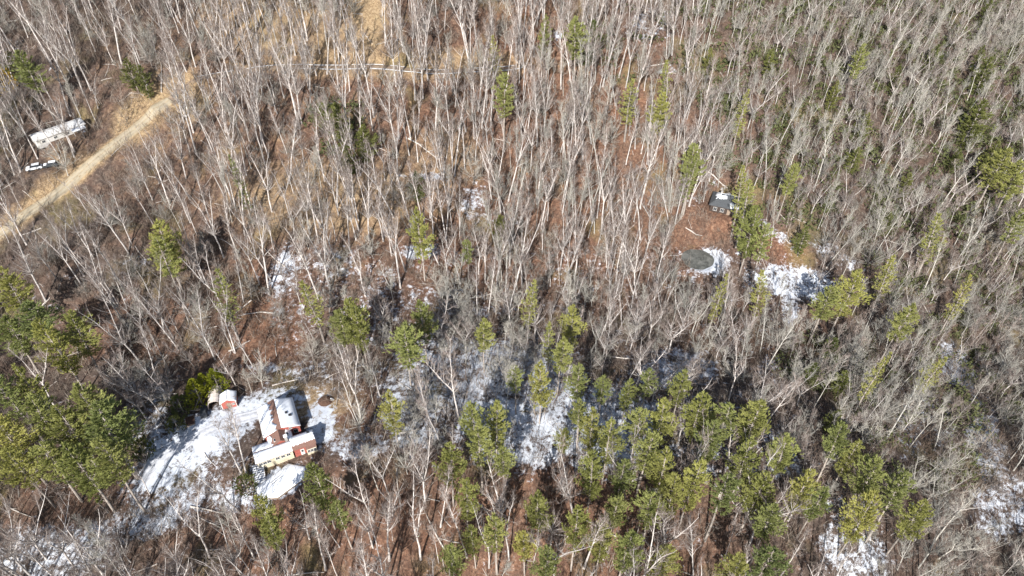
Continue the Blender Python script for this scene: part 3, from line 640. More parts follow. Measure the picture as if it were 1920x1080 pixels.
if len(REST):
    ks = sorted({k for k, _ in proto_obj}); rk = np.array([ks.index(k) if k in ks else 0 for k in kinds[REST]])
    hs = hh[REST] / np.array([s[1] for s in specs])[kinds[REST]]
    forest('bare_forest', np.column_stack([gx[REST], gy[REST], gz[REST]]), np.column_stack([rng.normal(0, .065, len(REST)), rng.normal(0, .065, len(REST)), u[REST] * 57]), hs, rk, 'leafless grey-brown forest covering the hillside behind the separate trees')
print('bare trees', len(IND), 'forest', len(REST))

# ------------------------------------------------------------------ low growth nobody could count
def scatter(name, protos, X, Y, S, mat, label, cat, seed, zoff=0.0, drape=False):
    r = np.random.default_rng(seed); Vs, Fs, n_ = [], [], 0
    zz = Z(X.copy(), Y.copy())
    for x, y, z, s in zip(X, Y, zz, S):
        v, f = protos[r.integers(len(protos))]; a_ = r.uniform(0, 6.28); c_, s_ = math.cos(a_), math.sin(a_)
        q = np.column_stack([v[:, 0] * c_ - v[:, 1] * s_, v[:, 0] * s_ + v[:, 1] * c_, v[:, 2]]) * s + np.array([x, y, z + zoff])
        if drape: q[:, 2] = v[:, 2] * s + zoff
        Vs.append(q); Fs.append(f + n_); n_ += len(q)
    Vs = np.concatenate(Vs)
    if drape: Vs[:, 2] += Z(Vs[:, 0].copy(), Vs[:, 1].copy())
    return tag(link(name, mesh_from(name, Vs, np.concatenate(Fs), mat)), label, cat, None, 'stuff')
def brush_proto(seed, n_, h, wd):
    r = np.random.default_rng(seed); ac = Acc()
    p = r.normal(0, .45, (n_, 3)); p[:, 2] = -.05; d = p * .55 + r.normal(0, .28, (n_, 3)); d[:, 2] = h * r.uniform(.5, 1.1, n_)
    s = np.cross(d, r.normal(0, 1, (n_, 3))); s = s / np.linalg.norm(s, axis=1)[:, None] * wd
    ac.tris(p - s, p + s, p + d)
    q = p + d * r.uniform(.4, .8, (n_, 1)); d2 = d * .45 + r.normal(0, .45, (n_, 3)); ac.tris(q - s * .7, q + s * .7, q + d2)
    q = p + d * r.uniform(.4, .8, (n_, 1)); d2 = d * .4 + r.normal(0, .45, (n_, 3)); ac.tris(q - s * .7, q + s * .7, q + d2)
    return ac.arrays()
def laurel_proto(seed, n_):
    r = np.random.default_rng(seed); ac = Acc(); az = r.uniform(0, 6.28, n_); rr_ = np.sqrt(r.random(n_)) * 1.5
    p = np.column_stack([rr_ * np.cos(az), rr_ * np.sin(az), r.uniform(.2, 1.0, n_) * (1.9 - .45 * rr_)]); tufts(ac, r, p, 2, .42, .13, .35, .8); return ac.arrays()
def cloud(n_, seed, fn):
    r = np.random.default_rng(seed); X = r.uniform(-185, 205, n_); Y = r.uniform(60, 290, n_); z = Z(X.copy(), Y.copy()); px, py, _ = proj(X, Y, z)
    keep = (px > -60) & (px < 1980) & (py > -40) & (py < 1140)
    for a, b_, r_ in solid: keep &= np.hypot(X - a, Y - b_) > r_
    for pts, dd in ((ROAD, 3.6), (TRACK, 2.6), (DRIVE, 4.5)): keep &= np.min(np.hypot(X[:, None] - pts[None, ::3, 0], Y[:, None] - pts[None, ::3, 1]), 1) > dd
    keep &= r.random(n_) < fn(px, py); return X[keep], Y[keep], r
def downed(seed):
    r = np.random.default_rng(seed); ac = Acc(); L = 1.0; P = grow(r, np.array([-.5, 0, .02]), np.array([1., 0, 0]), L, 3, .08, 0); P[:, 2] = .025; ac.tube(P, [.022, .018, .013, .007], 4)
    for j in (1, 2): ac.tube(np.array([P[j], P[j] + np.array([.16, r.uniform(-.16, .16), .05])]), [.009, .003], 3)
    return ac.arrays()
X, Y, r = cloud(2600, 81, lambda px, py: .5 + 0 * px)
scatter('fallen_branches', [downed(s) for s in range(5)], X, Y, r.uniform(1.5, 6, len(X)) * np.where(r.random(len(X)) < .1, 1.8, 1), M['log'], 'bleached fallen branches and stems lying over the forest floor', 'fallen branches', 82, .02, True)
YARD = [(385, 825, 130, 62, -33, 1), (610, 790, 30, 50, 0, 1), (525, 905, 60, 36, -30, 1), (1490, 530, 70, 30, 8, .9), (690, 30, 26, 80, 0, .95), (535, 505, 24, 45, 0, .8), (300, 890, 80, 40, -30, .9), (415, 755, 40, 28, 0, 1), (530, 760, 70, 24, 0, .9), (1480, 470, 50, 26, 25, .7)]
THICK = [(250, 330, 90, 60, 20, 1), (120, 450, 200, 60, 0, 1), (400, 450, 200, 120, 0, .6), (560, 715, 150, 24, 0, 1), (650, 790, 50, 50, 0, 1), (330, 560, 160, 130, 0, .8), (230, 330, 60, 40, 0, .9), (60, 520, 90, 50, 0, .8), (1500, 740, 120, 50, 30, .9), (250, 980, 260, 80, 0, .7), (470, 900, 50, 20, 0, .6), (560, 850, 70, 20, 0, 1), (1150, 620, 300, 40, 0, .7), (1700, 800, 200, 200, 0, .8), (80, 60, 200, 80, 0, .7)]
X, Y, r = cloud(26000, 61, lambda px, py: np.clip(.55 + inside(px, py, THICK) * .6, 0, 1) * (1 - inside(px, py, YARD)))
bs = r.uniform(.6, 1.9, len(X)) * np.where(r.random(len(X)) < .18, 2.0, 1); hf = r.random(len(X)) < .58
M['pale_brush'] = bark('pale_brush_stems', (.20, .165, .135), (.42, .36, .30), .2)
BR = [brush_proto(s, 16, 1.5, .022) for s in range(6)]
scatter('brush', BR, X[hf], Y[hf], bs[hf], M['brush'], 'low tangled brown brush on the forest floor', 'brush', 62)
scatter('dry_stems', BR, X[~hf], Y[~hf], bs[~hf], M['pale_brush'], 'pale grey-tan dry stems standing among the brown brush', 'dry stems', 63)
LAUR = [(1650, 180, 340, 260, 0, .95), (1450, 250, 160, 160, 0, .4), (1800, 480, 200, 160, 0, .6), (1560, 680, 110, 60, 0, .7), (640, 245, 60, 60, 0, .8), (1750, 760, 160, 160, 0, .35), (1150, 90, 80, 80, 0, .3), (1370, 90, 150, 100, 0, .45), (1480, 380, 90, 60, 0, .4)]
X, Y, r = cloud(15000, 71, lambda px, py: inside(px, py, LAUR) * .55 * (1 - inside(px, py, YARD)))
scatter('laurel_thicket', [laurel_proto(s, 34) for s in range(5)], X, Y, r.uniform(.8, 2.3, len(X)), M['laurel'], 'dull green evergreen laurel thicket under the bare trees of the grey slope', 'thicket', 72)

# ------------------------------------------------------------------ the red house
def lerp(a, b_, t): return tuple(x + (y - x) * t for x, y in zip(a, b_))
def roof_snow(parent, A, B, C, D, t0, t1, rag0, rag1, seed, name='roof_snow', mat='snow', n_=22, th=.10, lift=.03):
    """snow lying on a roof slope; A-B eave, D-C ridge"""
    r = np.random.default_rng(seed); top, bot, F = [], [], []; rows = 4
    for i in range(n_ + 1):
        s = i / n_; e, q = lerp(A, B, s), lerp(D, C, s)
        a0 = min(.95, max(0.01, t0 + r.uniform(0, rag0))); a1 = min(.99, t1 - r.uniform(0, rag1))
        for j in range(rows):
            p = lerp(e, q, a0 + (a1 - a0) * j / (rows - 1)); hgt = th if 0 < j < rows - 1 and 0 < i < n_ else .35 * th
            top.append((p[0], p[1], p[2] + lift + hgt)); bot.append((p[0], p[1], p[2] + lift - .02))
    N_ = len(top); ix = lambda i, j: i * rows + j
    for i in range(n_):
        for j in range(rows - 1):
            F.append((ix(i, j), ix(i + 1, j), ix(i + 1, j + 1), ix(i, j + 1)))
        F.append((ix(i, 0), ix(i, 0) + N_, ix(i + 1, 0) + N_, ix(i + 1, 0))); F.append((ix(i + 1, rows - 1), ix(i + 1, rows - 1) + N_, ix(i, rows - 1) + N_, ix(i, rows - 1)))
    for j in range(rows - 1):
        F.append((ix(0, j + 1), ix(0, j + 1) + N_, ix(0, j) + N_, ix(0, j))); F.append((ix(n_, j), ix(n_, j) + N_, ix(n_, j + 1) + N_, ix(n_, j + 1)))
    return link(name, mesh_from(name, np.array(top + bot), F, M[mat], True), parent)
def window(parent, c_, w, h, ax, out, name='window'):
    """ax: 'x' wall runs along x (out = sign of y it faces), 'y' wall runs along y"""
    x, y, z = c_; d = .05
    def bx_(m_, w0, w1, z0, z1, o0, o1):
        if ax == 'x': m_.box((x + w0, y + min(o0 * out, o1 * out), z + z0), (x + w1, y + max(o0 * out, o1 * out), z + z1))
        else: m_.box((x + min(o0 * out, o1 * out), y + w0, z + z0), (x + max(o0 * out, o1 * out), y + w1, z + z1))
    f = MB(); t = .07
    bx_(f, -w / 2 - t, w / 2 + t, h / 2, h / 2 + t, 0, .06); bx_(f, -w / 2 - t, w / 2 + t, -h / 2 - t, -h / 2, 0, .09); bx_(f, -w / 2 - t, -w / 2, -h / 2, h / 2, 0, .06); bx_(f, w / 2, w / 2 + t, -h / 2, h / 2, 0, .06); bx_(f, -.025, .025, -h / 2, h / 2, .021, .05)
    o = f.build(name, M['white'], parent); p = MB(); bx_(p, -w / 2, w / 2, -h / 2, h / 2, .002, .02); p.build('pane', M['glass'], o); return o
def gable(parent, u0, u1, v0, v1, ze, zr, wall, roof, axis_='v', over=.35, base=-1.2, names=('wall', 'roof_panel')):
    """gabled block; ridge runs along axis_; returns the roof slope quads (A,B eave, C,D ridge)"""
    t = .14
    if axis_ == 'v':
        um = (u0 + u1) / 2; MB().prism([(u0, base), (u1, base), (u1, ze), (um, zr), (u0, ze)], v0, v1).build(names[0], M[wall], parent)
        k = (zr - ze) / (um - u0); a0, a1 = v0 - over, v1 + over; zo = ze - k * over
        Lq = [(u0 - over, a0, zo), (u0 - over, a1, zo), (um, a1, zr), (um, a0, zr)]; Rq = [(u1 + over, a0, zo), (u1 + over, a1, zo), (um, a1, zr), (um, a0, zr)]
    else:
        vm = (v0 + v1) / 2
        P = [(v0, base), (v1, base), (v1, ze), (vm, zr), (v0, ze)]
        m_ = MB(); n_ = 5; V_ = [(u0, a, z) for a, z in P] + [(u1, a, z) for a, z in P]
        m_.poly(V_, [tuple(range(n_ - 1, -1, -1)), tuple(range(n_, 2 * n_))] + [(i, (i + 1) % n_, (i + 1) % n_ + n_, i + n_) for i in range(n_)]); m_.build(names[0], M[wall], parent)
        k = (zr - ze) / (vm - v0); b0, b1 = u0 - over, u1 + over; zo = ze - k * over
        Lq = [(b0, v0 - over, zo), (b1, v0 - over, zo), (b1, vm, zr), (b0, vm, zr)]; Rq = [(b0, v1 + over, zo), (b1, v1 + over, zo), (b1, vm, zr), (b0, vm, zr)]
    out = []
    for q in (Lq, Rq):
        q2 = [(p[0], p[1], p[2] + .01) for p in q]; MB().slab(q2, t).build(names[1], M[roof], parent); out.append([(p[0], p[1], p[2] + .01 + t) for p in q])
    return out
ax0, ay0, _ = ground(526.5, 801, 4.75)
H = thing('house', (ax0, ay0, hz), 'red gabled house with cream front wing and snowy roofs in the clearing', 'house', None, R(25))
Lq, Rq = gable(H, -4.1, 4.1, 0, 9.0, 3.2, 4.75, 'red', 'shingle')
roof_snow(H, *Lq, .0, .86, .0, .28, 3); roof_snow(H, *Rq, .0, .985, .0, .02, 4)
for (y, w) in ((4.6, .55), (3.7, .8)):
    t = .45 if w < .6 else .30; p = lerp(lerp(Rq[0], Rq[1], y / 9.6), lerp(Rq[3], Rq[2], y / 9.6), t + .1)
    MB().box((p[0] - w / 2, p[1] - .35, p[2] - .3), (p[0] + w / 2, p[1] + .35, p[2] + .25)).build('roof_vent', M['dark'], H, bevel=.03)
window(H, (3.0, 0, 1.6), .9, 1.2, 'x', -1)
window(H, (2.0, 0, 3.25), .6, .5, 'x', -1)
for y in (2, 4.5, 7): window(H, (4.1, y, 2.1), .9, 1.2, 'y', 1); window(H, (-4.1, y, 2.1), .9, 1.2, 'y', -1)
MB().box((-4.6, -.40, 2.72), (-4.46, 9.4, 2.80)).build('gutter', M['white'], H)
# connector with its own brown roof, lights in it and a chimney
Lc, Rc = gable(H, -3.6, 1.9, -3.4, -.002, 2.5, 4.2, 'red', 'shingle', 'v', .2, -1.2, ('connector_wall', 'connector_roof'))
roof_snow(H, *Lc, .0, .5, .0, .3, 7, n_=8); roof_snow(H, *Rc, .05, .55, .05, .2, 8, n_=8)
for u_, v_, z_ in ((-2.0, -2.3, 3.45), (.9, -1.6, 3.45)):
    f = MB().box((u_ - .38, v_ - .45, z_ - .3), (u_ + .38, v_ + .45, z_ + .22)).build('skylight', M['white'], H); MB().box((u_ - .3, v_ - .37, z_ + .222), (u_ + .3, v_ + .37, z_ + .24)).build('pane', M['glass'], f)
ch = MB().box((.1, -3.6, 2.5), (.75, -2.95, 5.0)).build('chimney', M['stone'], H, bevel=.03); MB().box((.0, -3.7, 5.0), (.85, -2.85, 5.12)).build('chimney_cap', M['snow'], ch, bevel=.03)
# cream front wing
Lw, Rw = gable(H, -7.2, 1.0, -6.0, -1.3, 2.35, 3.15, 'cream', 'shingle', 'u', .3, -1.6, ('front_wing_wall', 'front_wing_roof'))
roof_snow(H, *Lw, .0, .98, .0, .03, 9); 
roof_snow(H, *[lerp(Rw[0], Rw[1], 0), lerp(Rw[0], Rw[1], .52), lerp(Rw[3], Rw[2], .52), Rw[3]], .0, .98, .0, .05, 10)
for k in range(3): window(H, (-6.5 + k * .95, -6.0, 1.35), .75, .8, 'x', -1)
for k in range(3): window(H, (-2.6 + k * 1.25, -6.0, 1.4), .8, .75, 'x', -1)
window(H, (-7.2, -3.6, 1.3), 1.0, 1.0, 'y', -1)
# right wing: white upper slope, bare brown lower slope, red front and cream sun porch
Lr, Rr_ = gable(H, 1.35, 6.4, -6.1, -2.3, 2.5, 3.5, 'red', 'shingle', 'u', .25, -1.5, ('right_wing_wall', 'right_wing_roof'))
roof_snow(H, *Rr_, .0, .99, .0, .02, 12); roof_snow(H, *Lr, .38, .99, .12, .02, 13)
MB().box((5.2, -3.4, 3.0), (5.8, -2.9, 3.65)).build('roof_vent', M['dark'], H, bevel=.03)
MB().box((4.1, -7.0, -1.5), (6.4, -6.1, 2.1)).build('sun_porch', M['cream'], H)
MB().slab([(4.0, -7.1, 2.1), (6.5, -7.1, 2.1), (6.5, -6.09, 2.35), (4.0, -6.09, 2.35)], .1).build('porch_roof', M['shingle'], H)
for k in range(3): window(H, (4.55 + k * .7, -7.0, 1.25), .52, 1.0, 'x', -1)
d = MB().box((2.7, -6.17, -.3), (3.6, -6.102, 1.75)).build('door', M['white'], H); MB().box((3.45, -6.22, .7), (3.52, -6.172, .8)).build('handle', M['dark'], d); MB().box((2.9, -6.19, .8), (3.4, -6.172, 1.5)).build('pane', M['glass'], d)

# ------------------------------------------------------------------ outbuildings by the yard
x, y, _ = ground(405, 766)
S = thing('arched_shelter', (x, y, sz), 'arched tunnel shelter with dusty pale canvas cover beside the red shed', 'shelter', None, R(17))
ang = np.linspace(0, math.pi, 13); wv, hv, ln = 1.75, 2.7, 5.4
def arch(rs, y0, y1, th): 
    m_ = MB(); o_ = [(-wv * rs * math.copysign(abs(math.cos(a_)) ** .75, math.cos(a_)), hv * rs * math.sin(a_) ** .8) for a_ in ang]; i_ = [(p[0] * (1 - th / wv), p[1] * (1 - th / hv)) for p in o_]; pr = o_ + i_[::-1]
    n_ = len(o_)
    P = [(p[0], y0, p[1]) for p in o_] + [(p[0], y0, p[1]) for p in i_] + [(p[0], y1, p[1]) for p in o_] + [(p[0], y1, p[1]) for p in i_]
    F = []
    for k in range(n_ - 1):
        F += [(k, k + 1, 2 * n_ + k + 1, 2 * n_ + k), (n_ + k + 1, n_ + k, 3 * n_ + k, 3 * n_ + k + 1), (k + 1, k, n_ + k, n_ + k + 1), (2 * n_ + k, 2 * n_ + k + 1, 3 * n_ + k + 1, 3 * n_ + k)]
    return m_.poly(P, F)
for k in range(4): arch(1.0, k * ln / 4, (k + 1) * ln / 4 - .02, .05).build('cover_panel', M['canvas'], S)
for k in range(5): arch(1.018, max(-.03, k * ln / 4 - .06), k * ln / 4 + .05, .06).build('rib', M['canvas'], S)
MB().box((-1.66, ln - .06, 0), (1.66, ln - .02, 1.9)).build('end_wall', M['canvas'], S)
x, y, _ = ground(432, 765)
S = thing('red_shed', (x, y, sz), 'small red shed with snow-covered gable roof and white trim', 'shed', None, R(16))
q1, q2 = gable(S, -1.8, 1.8, 0, 3.0, 2.3, 3.3, 'red', 'greyroof', 'v', .25, -.3)
roof_snow(S, *q1, .0, .98, .0, .02, 21, n_=10); roof_snow(S, *q2, .0, .98, .0, .03, 22, n_=10)
d = MB().box((-.5, -.07, 0), (.5, -.002, 1.9)).build('door', M['wood'], S); MB().box((.32, -.11, .9), (.42, -.072, 1.0)).build('handle', M['dark'], d)
for u_ in (-1.82, 1.70): MB().box((u_, -.05, -.3), (u_ + .12, -.002, 2.25)).build('corner_trim', M['white'], S)
window(S, (1.1, 0, 1.3), .6, .6, 'x', -1)

def car(name, loc, rz, paint, label, snowy=False, scale=1.0):
    c_ = thing(name, loc, label, 'car', None, rz); c_.scale = (scale,) * 3
    side = [(-2.2, .35), (2.2, .35), (2.25, .75), (2.0, .98), (1.05, 1.05), (-1.95, 1.08), (-2.25, .8)]
    body = MB(); body.poly([(a_, -.9, z_) for a_, z_ in side] + [(a_, .9, z_) for a_, z_ in side], [tuple(range(7)), tuple(range(13, 6, -1))] + [(i, i + 7, (i + 1) % 7 + 7, (i + 1) % 7) for i in range(7)])
    bo = body.build('body', M[paint], c_, bevel=.09)
    cab = [(-1.95, 1.06, .82), (1.1, 1.06, .82), (.35, 1.62, .66), (-1.6, 1.64, .66)]
    MB().poly([(a_, -w_, z_) for a_, z_, w_ in cab] + [(a_, w_, z_) for a_, z_, w_ in cab], [(0, 1, 2, 3), (7, 6, 5, 4), (0, 4, 5, 1), (1, 5, 6, 2), (2, 6, 7, 3), (3, 7, 4, 0)]).build('window_glass', M['glass'], c_, bevel=.04)
    MB().box((-1.65, -.68, 1.63), (.4, .68, 1.70)).build('roof', M['snow' if snowy else paint], c_, bevel=.03)
    if snowy: MB().box((1.15, -.75, 1.02), (2.0, .75, 1.09)).build('bonnet_snow', M['snow'], c_, bevel=.03)
    for a_ in (-1.35, 1.4):
        for w_ in (-.84, .84):
            t_ = np.linspace(0, 2 * math.pi, 14)[:-1]; m_ = MB(); n_ = 13
            P = [(a_ + .33 * math.cos(q), w_ - .11, .33 + .33 * math.sin(q)) for q in t_] + [(a_ + .33 * math.cos(q), w_ + .11, .33 + .33 * math.sin(q)) for q in t_]
            wh = m_.poly(P, [tuple(range(n_)), tuple(range(2 * n_ - 1, n_ - 1, -1))] + [(i, i + n_, (i + 1) % n_ + n_, (i + 1) % n_) for i in range(n_)]).build('wheel', M['dark'], c_)
    for w_ in (-.62, .62):
        MB().box((2.18, w_ - .16, .62), (2.27, w_ + .16, .76)).build('headlight', M['white'], c_)
    return c_
x, y, z = ground(384, 775); car('parked_car', (x, y, float(Z(np.array([x]), np.array([y]))[0])), R(110), 'darkpaint', 'dark grey car parked in snow beside the arched shelter', False, .92)
x, y, z = ground(66, 318); car('parked_car', (x, y, z), R(205), 'whitepaint', 'white car parked below the long mobile home', False, 1.0)
x, y, z = ground(97, 312); car('parked_car', (x, y, z), R(200), 'darkpaint', 'dark car with snow on its roof next to the white car', True, .95)
# raised bed
x, y, z = ground(357, 790); Bd = thing('raised_bed', (x, y, z), 'brown raised garden bed in the snow at the driveway edge', 'garden bed', None, R(24))
for a_, b_ in (((-1.1, -1.5, -.3), (1.1, -1.42, .32)), ((-1.1, 1.42, -.3), (1.1, 1.5, .32)), ((-1.1, -1.419, -.3), (-1.02, 1.419, .32)), ((1.02, -1.419, -.3), (1.1, 1.419, .32))): MB().box(a_, b_).build('board', M['wood'], Bd)
def mound(name, rx, ry, h, mat, parent, seed, n_=16):
    r = np.random.default_rng(seed); V_ = [(0, 0, h)]; F = []
    for k in range(1, 5):
        for i in range(n_):
            a_ = i * 6.2832 / n_; q = k / 4; V_.append((rx * q * math.cos(a_) * r.uniform(.92, 1.06), ry * q * math.sin(a_) * r.uniform(.92, 1.06), h * (1 - q ** 2) * r.uniform(.8, 1.15) - (.15 if k == 4 else 0)))
    for i in range(n_):
        F.append((0, 1 + i, 1 + (i + 1) % n_))
        for k in range(3): F.append((1 + k * n_ + i, 1 + (k + 1) * n_ + i, 1 + (k + 1) * n_ + (i + 1) % n_, 1 + k * n_ + (i + 1) % n_))
    return link(name, mesh_from(name, np.array(V_), F, M[mat], True), parent)
g = MB(); r = np.random.default_rng(3)
xs_ = np.linspace(-1.01, 1.01, 8); ys_ = np.linspace(-1.41, 1.41, 10)
g.poly([(a_, b_, .18 + r.uniform(0, .2)) for b_ in ys_ for a_ in xs_], [(j * 8 + i, j * 8 + i + 1, j * 8 + i + 9, j * 8 + i + 8) for j in range(9) for i in range(7)]); g.build('soil', M['soil'], Bd)
# brush pile
x, y, z = ground(610, 752); Bp = thing('brush_pile', (x, y, z), 'round brown pile of brush and leaves at the back of the yard', 'brush pile')
mound('heap', 2.1, 1.9, 1.0, 'soil', Bp, 7)
ac = Acc(); r = np.random.default_rng(8)
for k in range(70):
    a_ = r.uniform(0, 6.28); q = r.uniform(.2, 1.9); p = np.array([q * math.cos(a_), q * math.sin(a_), max(.1, 1.0 * (1 - (q / 2) ** 2))]); d = unit(r.normal(0, 1, 3) * np.array([1, 1, .25])); L = r.uniform(.6, 1.5); ac.tube(np.array([p - d * L / 2, p + d * L / 2]), [.03, .015], 3)
link('stick_tangle', ac.mesh('stick_tangle', M['brush']), Bp)
x, y, z = ground(622, 750); Bo = thing('snowy_boulder', (x, y, z), 'pale snow-capped boulder beside the brush pile', 'boulder'); mound('rock', .8, .6, .55, 'stone', Bo, 9, 10); mound('snow_cap', .62, .46, .6, 'snow', Bo, 10, 10)
# terrace below the house
corners = [ground(*p)[:2] for p in ((478, 916), (488, 938), (522, 936), (572, 899), (573, 876), (542, 872), (522, 886), (500, 903))]
T = thing('terrace', (tex, tey, tez), 'flat snow-covered terrace with timber edge below the house', 'terrace')
cc = [(a_ - tex, b_ - tey) for a_, b_ in corners]; k = len(cc)
MB().poly([(a_, b_, -1.8) for a_, b_ in cc] + [(a_, b_, .38) for a_, b_ in cc], [tuple(range(k - 1, -1, -1)), tuple(range(k, 2 * k))] + [(i, (i + 1) % k, (i + 1) % k + k, i + k) for i in range(k)]).build('deck', M['wood'], T)
r = np.random.default_rng(14); ring = []
for i in range(k):
    for t in np.arange(6) / 6: p = lerp(cc[i], cc[(i + 1) % k], t); ring.append((p[0] * r.uniform(.965, .995), p[1] * r.uniform(.965, .995)))
kk = len(ring); mxx = sum(p[0] for p in ring) / kk; myy = sum(p[1] for p in ring) / kk
Vt = [(a_, b_, .385) for a_, b_ in ring] + [(a_ * .97 + mxx * .03, b_ * .97 + myy * .03, .50) for a_, b_ in ring] + [(a_ * .55 + mxx * .45, b_ * .55 + myy * .45, .54 + r.uniform(-.05, .06)) for a_, b_ in ring] + [(mxx, myy, .56)]
F = []
for i in range(kk):
    j = (i + 1) % kk; F += [(i, j, kk + j, kk + i), (kk + i, kk + j, 2 * kk + j, 2 * kk + i), (2 * kk + i, 2 * kk + j, 3 * kk)]
link('deck_snow', mesh_from('deck_snow', np.array(Vt), F, M['snow'], True), T)
for w_ in range(5):                       # edge boards
    for i, j in ((1, 2), (2, 3)):
        a_, b_ = cc[i], cc[j]; nx_, ny_ = (b_[1] - a_[1]), -(b_[0] - a_[0]); q = math.hypot(nx_, ny_); nx_, ny_ = nx_ / q * .05, ny_ / q * .05
        z0 = .36 - .3 * (w_ + 1); MB().poly([(a_[0], a_[1], z0), (b_[0], b_[1], z0), (b_[0] + nx_, b_[1] + ny_, z0), (a_[0] + nx_, a_[1] + ny_, z0), (a_[0], a_[1], z0 + .27), (b_[0], b_[1], z0 + .27), (b_[0] + nx_, b_[1] + ny_, z0 + .27), (a_[0] + nx_, a_[1] + ny_, z0 + .27)],
                          [(3, 2, 1, 0), (4, 5, 6, 7), (0, 1, 5, 4), (1, 2, 6, 5), (2, 3, 7, 6), (3, 0, 4, 7)]).build('edge_board', M['wood'], T)
for off in (0, .45):
    P = np.array([ground(509 + off * 5, 909 + off * 6)[:2], ground(528 + off * 5, 893 + off * 6)[:2]]); o = MB().tube(np.array([[P[0][0] - P[0][0], 0, 0], [P[1][0] - P[0][0], P[1][1] - P[0][1], .02]]), [.07, .06], 6).build('pole', M['dark'])
    o.location = (P[0][0], P[0][1], tez + .62); tag(o, 'dark pole lying on the snowy terrace', 'pole', 'poles on the terrace')
# wooden steps
x, y, z = ground(487, 893); St = thing('wooden_steps', (x, y, z - .1), 'snow-dusted wooden steps between the house and the terrace', 'steps', None, R(20))
for u_ in (-1.25, 1.17): MB().slab([(u_, -2.2, -.3), (u_ + .08, -2.2, -.3), (u_ + .08, 2.2, 1.15), (u_, 2.2, 1.15)], .28).build('stringer', M['wood'], St)
for k in range(9):
    q = -2.05 + k * .5; t_ = MB().box((-1.4, q, .08 + k * .163), (1.4, q + .47, .13 + k * .163)).build('tread', M['wood'], St); MB().box((-1.3, q + .03, .131 + k * .163), (1.3, q + .45, .18 + k * .163)).build('tread_snow', M['snow'], t_)

# ------------------------------------------------------------------ mobile home, cabin, hut
P1 = np.array(ground(62, 262, 2.2)); P2 = np.array(ground(152, 226, 2.2)); d = P2 - P1; L = float(np.hypot(d[0], d[1])); rz = math.atan2(d[1], d[0]); c_ = (P1 + P2) / 2
Mh = thing('mobile_home', (c_[0], c_[1], mz), 'long white mobile home with snowy roof among bare trees above the road', 'mobile home', None, rz)
ql, qr = gable(Mh, -L / 2, L / 2, -2.4, 2.4, 1.8, 3.0, 'white', 'greyroof', 'u', .25, -1.0)
roof_snow(Mh, *ql, .0, .97, .12, .10, 31, mat='dirty_snow', n_=40); roof_snow(Mh, *qr, .1, .7, .2, .3, 32, mat='dirty_snow', n_=30)
for k in range(3): window(Mh, (-L / 2 + 2.0 + k * 3.6, -2.4, .85), .9, .7, 'x', -1)
for k, u_ in enumerate((-5.5, -1.2, 3.4)): MB().box((u_, .5, 2.55), (u_ + .5, 1.0, 3.15)).build('roof_vent', M['dark'], Mh, bevel=.05)
for k in range(9): MB().box((-L / 2 + k * L / 9, -2.425, -1.0), (-L / 2 + (k + 1) * L / 9 - .04, -2.404, .05)).build('skirting_panel', M['greyroof'], Mh)
d = MB().box((L / 2 - 3.9, -2.47, -.2), (L / 2 - 3.0, -2.402, 1.55)).build('door', M['wood'], Mh); MB().box((L / 2 - 3.15, -2.51, .8), (L / 2 - 3.06, -2.472, .9)).build('handle', M['dark'], d)
MB().slab([(L / 2 - 4.6, -4.6, 1.45), (L / 2 - .6, -4.6, 1.45), (L / 2 - .6, -2.68, 1.6), (L / 2 - 4.6, -2.68, 1.6)], .1).build('porch_roof', M['snow'], Mh)
for u_ in (L / 2 - 4.5, L / 2 - .8): MB().box((u_, -4.5, -1.0), (u_ + .1, -4.4, 1.45)).build('post', M['white'], Mh)
MB().box((L / 2 - 1.9, -3.9, -.5), (L / 2 - .9, -3.0, 1.0)).build('covered_stack', M['tarp'], None, bevel=.1); cs = col.objects['covered_stack']; cs.location = Mh.location; cs.rotation_euler = Mh.rotation_euler; tag(cs, 'blue tarp-covered stack on the mobile home porch', 'covered stack')
for k in range(5): MB().box((L / 2 - 4.6, -4.6 + k * .38, -.2), (L / 2 - .6, -4.26 + k * .38, -.12)).build('deck_board', M['wood'], Mh)

M['darkwood'] = simple('dark_stained_wood', (.06, .045, .038), .85, 4, .3)
Cb = thing('cabin', (cax, cay, caz), 'dark hip-roofed cabin with patches of snow beside the tall pines', 'cabin', None, R(-22)); Cb.scale = (1.12, 1.12, 1.05)
MB().box((-4.4, -3.2, -1.5), (4.4, 3.2, 2.5)).build('wall', M['darkwood'], Cb)
e = [(-4.9, -3.7, 2.45), (4.9, -3.7, 2.45), (4.9, 3.7, 2.45), (-4.9, 3.7, 2.45)]; r1, r2 = (-1.7, 0, 4.6), (1.7, 0, 4.6)
def panel(P, name):
    k = len(P); MB().poly([tuple(p) for p in P] + [(p[0], p[1], p[2] + .14) for p in P], [tuple(range(k - 1, -1, -1)), tuple(range(k, 2 * k))] + [(i, (i + 1) % k, (i + 1) % k + k, i + k) for i in range(k)]).build(name, M['charcoal'], Cb)
panel([e[0], e[1], r2, r1], 'roof_panel'); panel([e[2], e[3], r1, r2], 'roof_panel'); panel([e[1], e[2], r2], 'roof_panel'); panel([e[3], e[0], r1], 'roof_panel')
up = lambda p: (p[0], p[1], p[2] + .15)
roof_snow(Cb, *[up(lerp(e[0], e[1], .62)), up(lerp(e[0], e[1], .88)), up(lerp(r1, r2, .85)), up(lerp(r1, r2, .4))], .02, .48, .04, .1, 41, n_=8)
roof_snow(Cb, *[up(e[0]), up(lerp(e[0], e[1], .5)), up(lerp(r1, r2, .3)), up(r1)], .55, .95, .15, .05, 42, n_=12); roof_snow(Cb, *[up(e[2]), up(e[3]), up(r1), up(r2)], .05, .9, .2, .2, 43, n_=12)
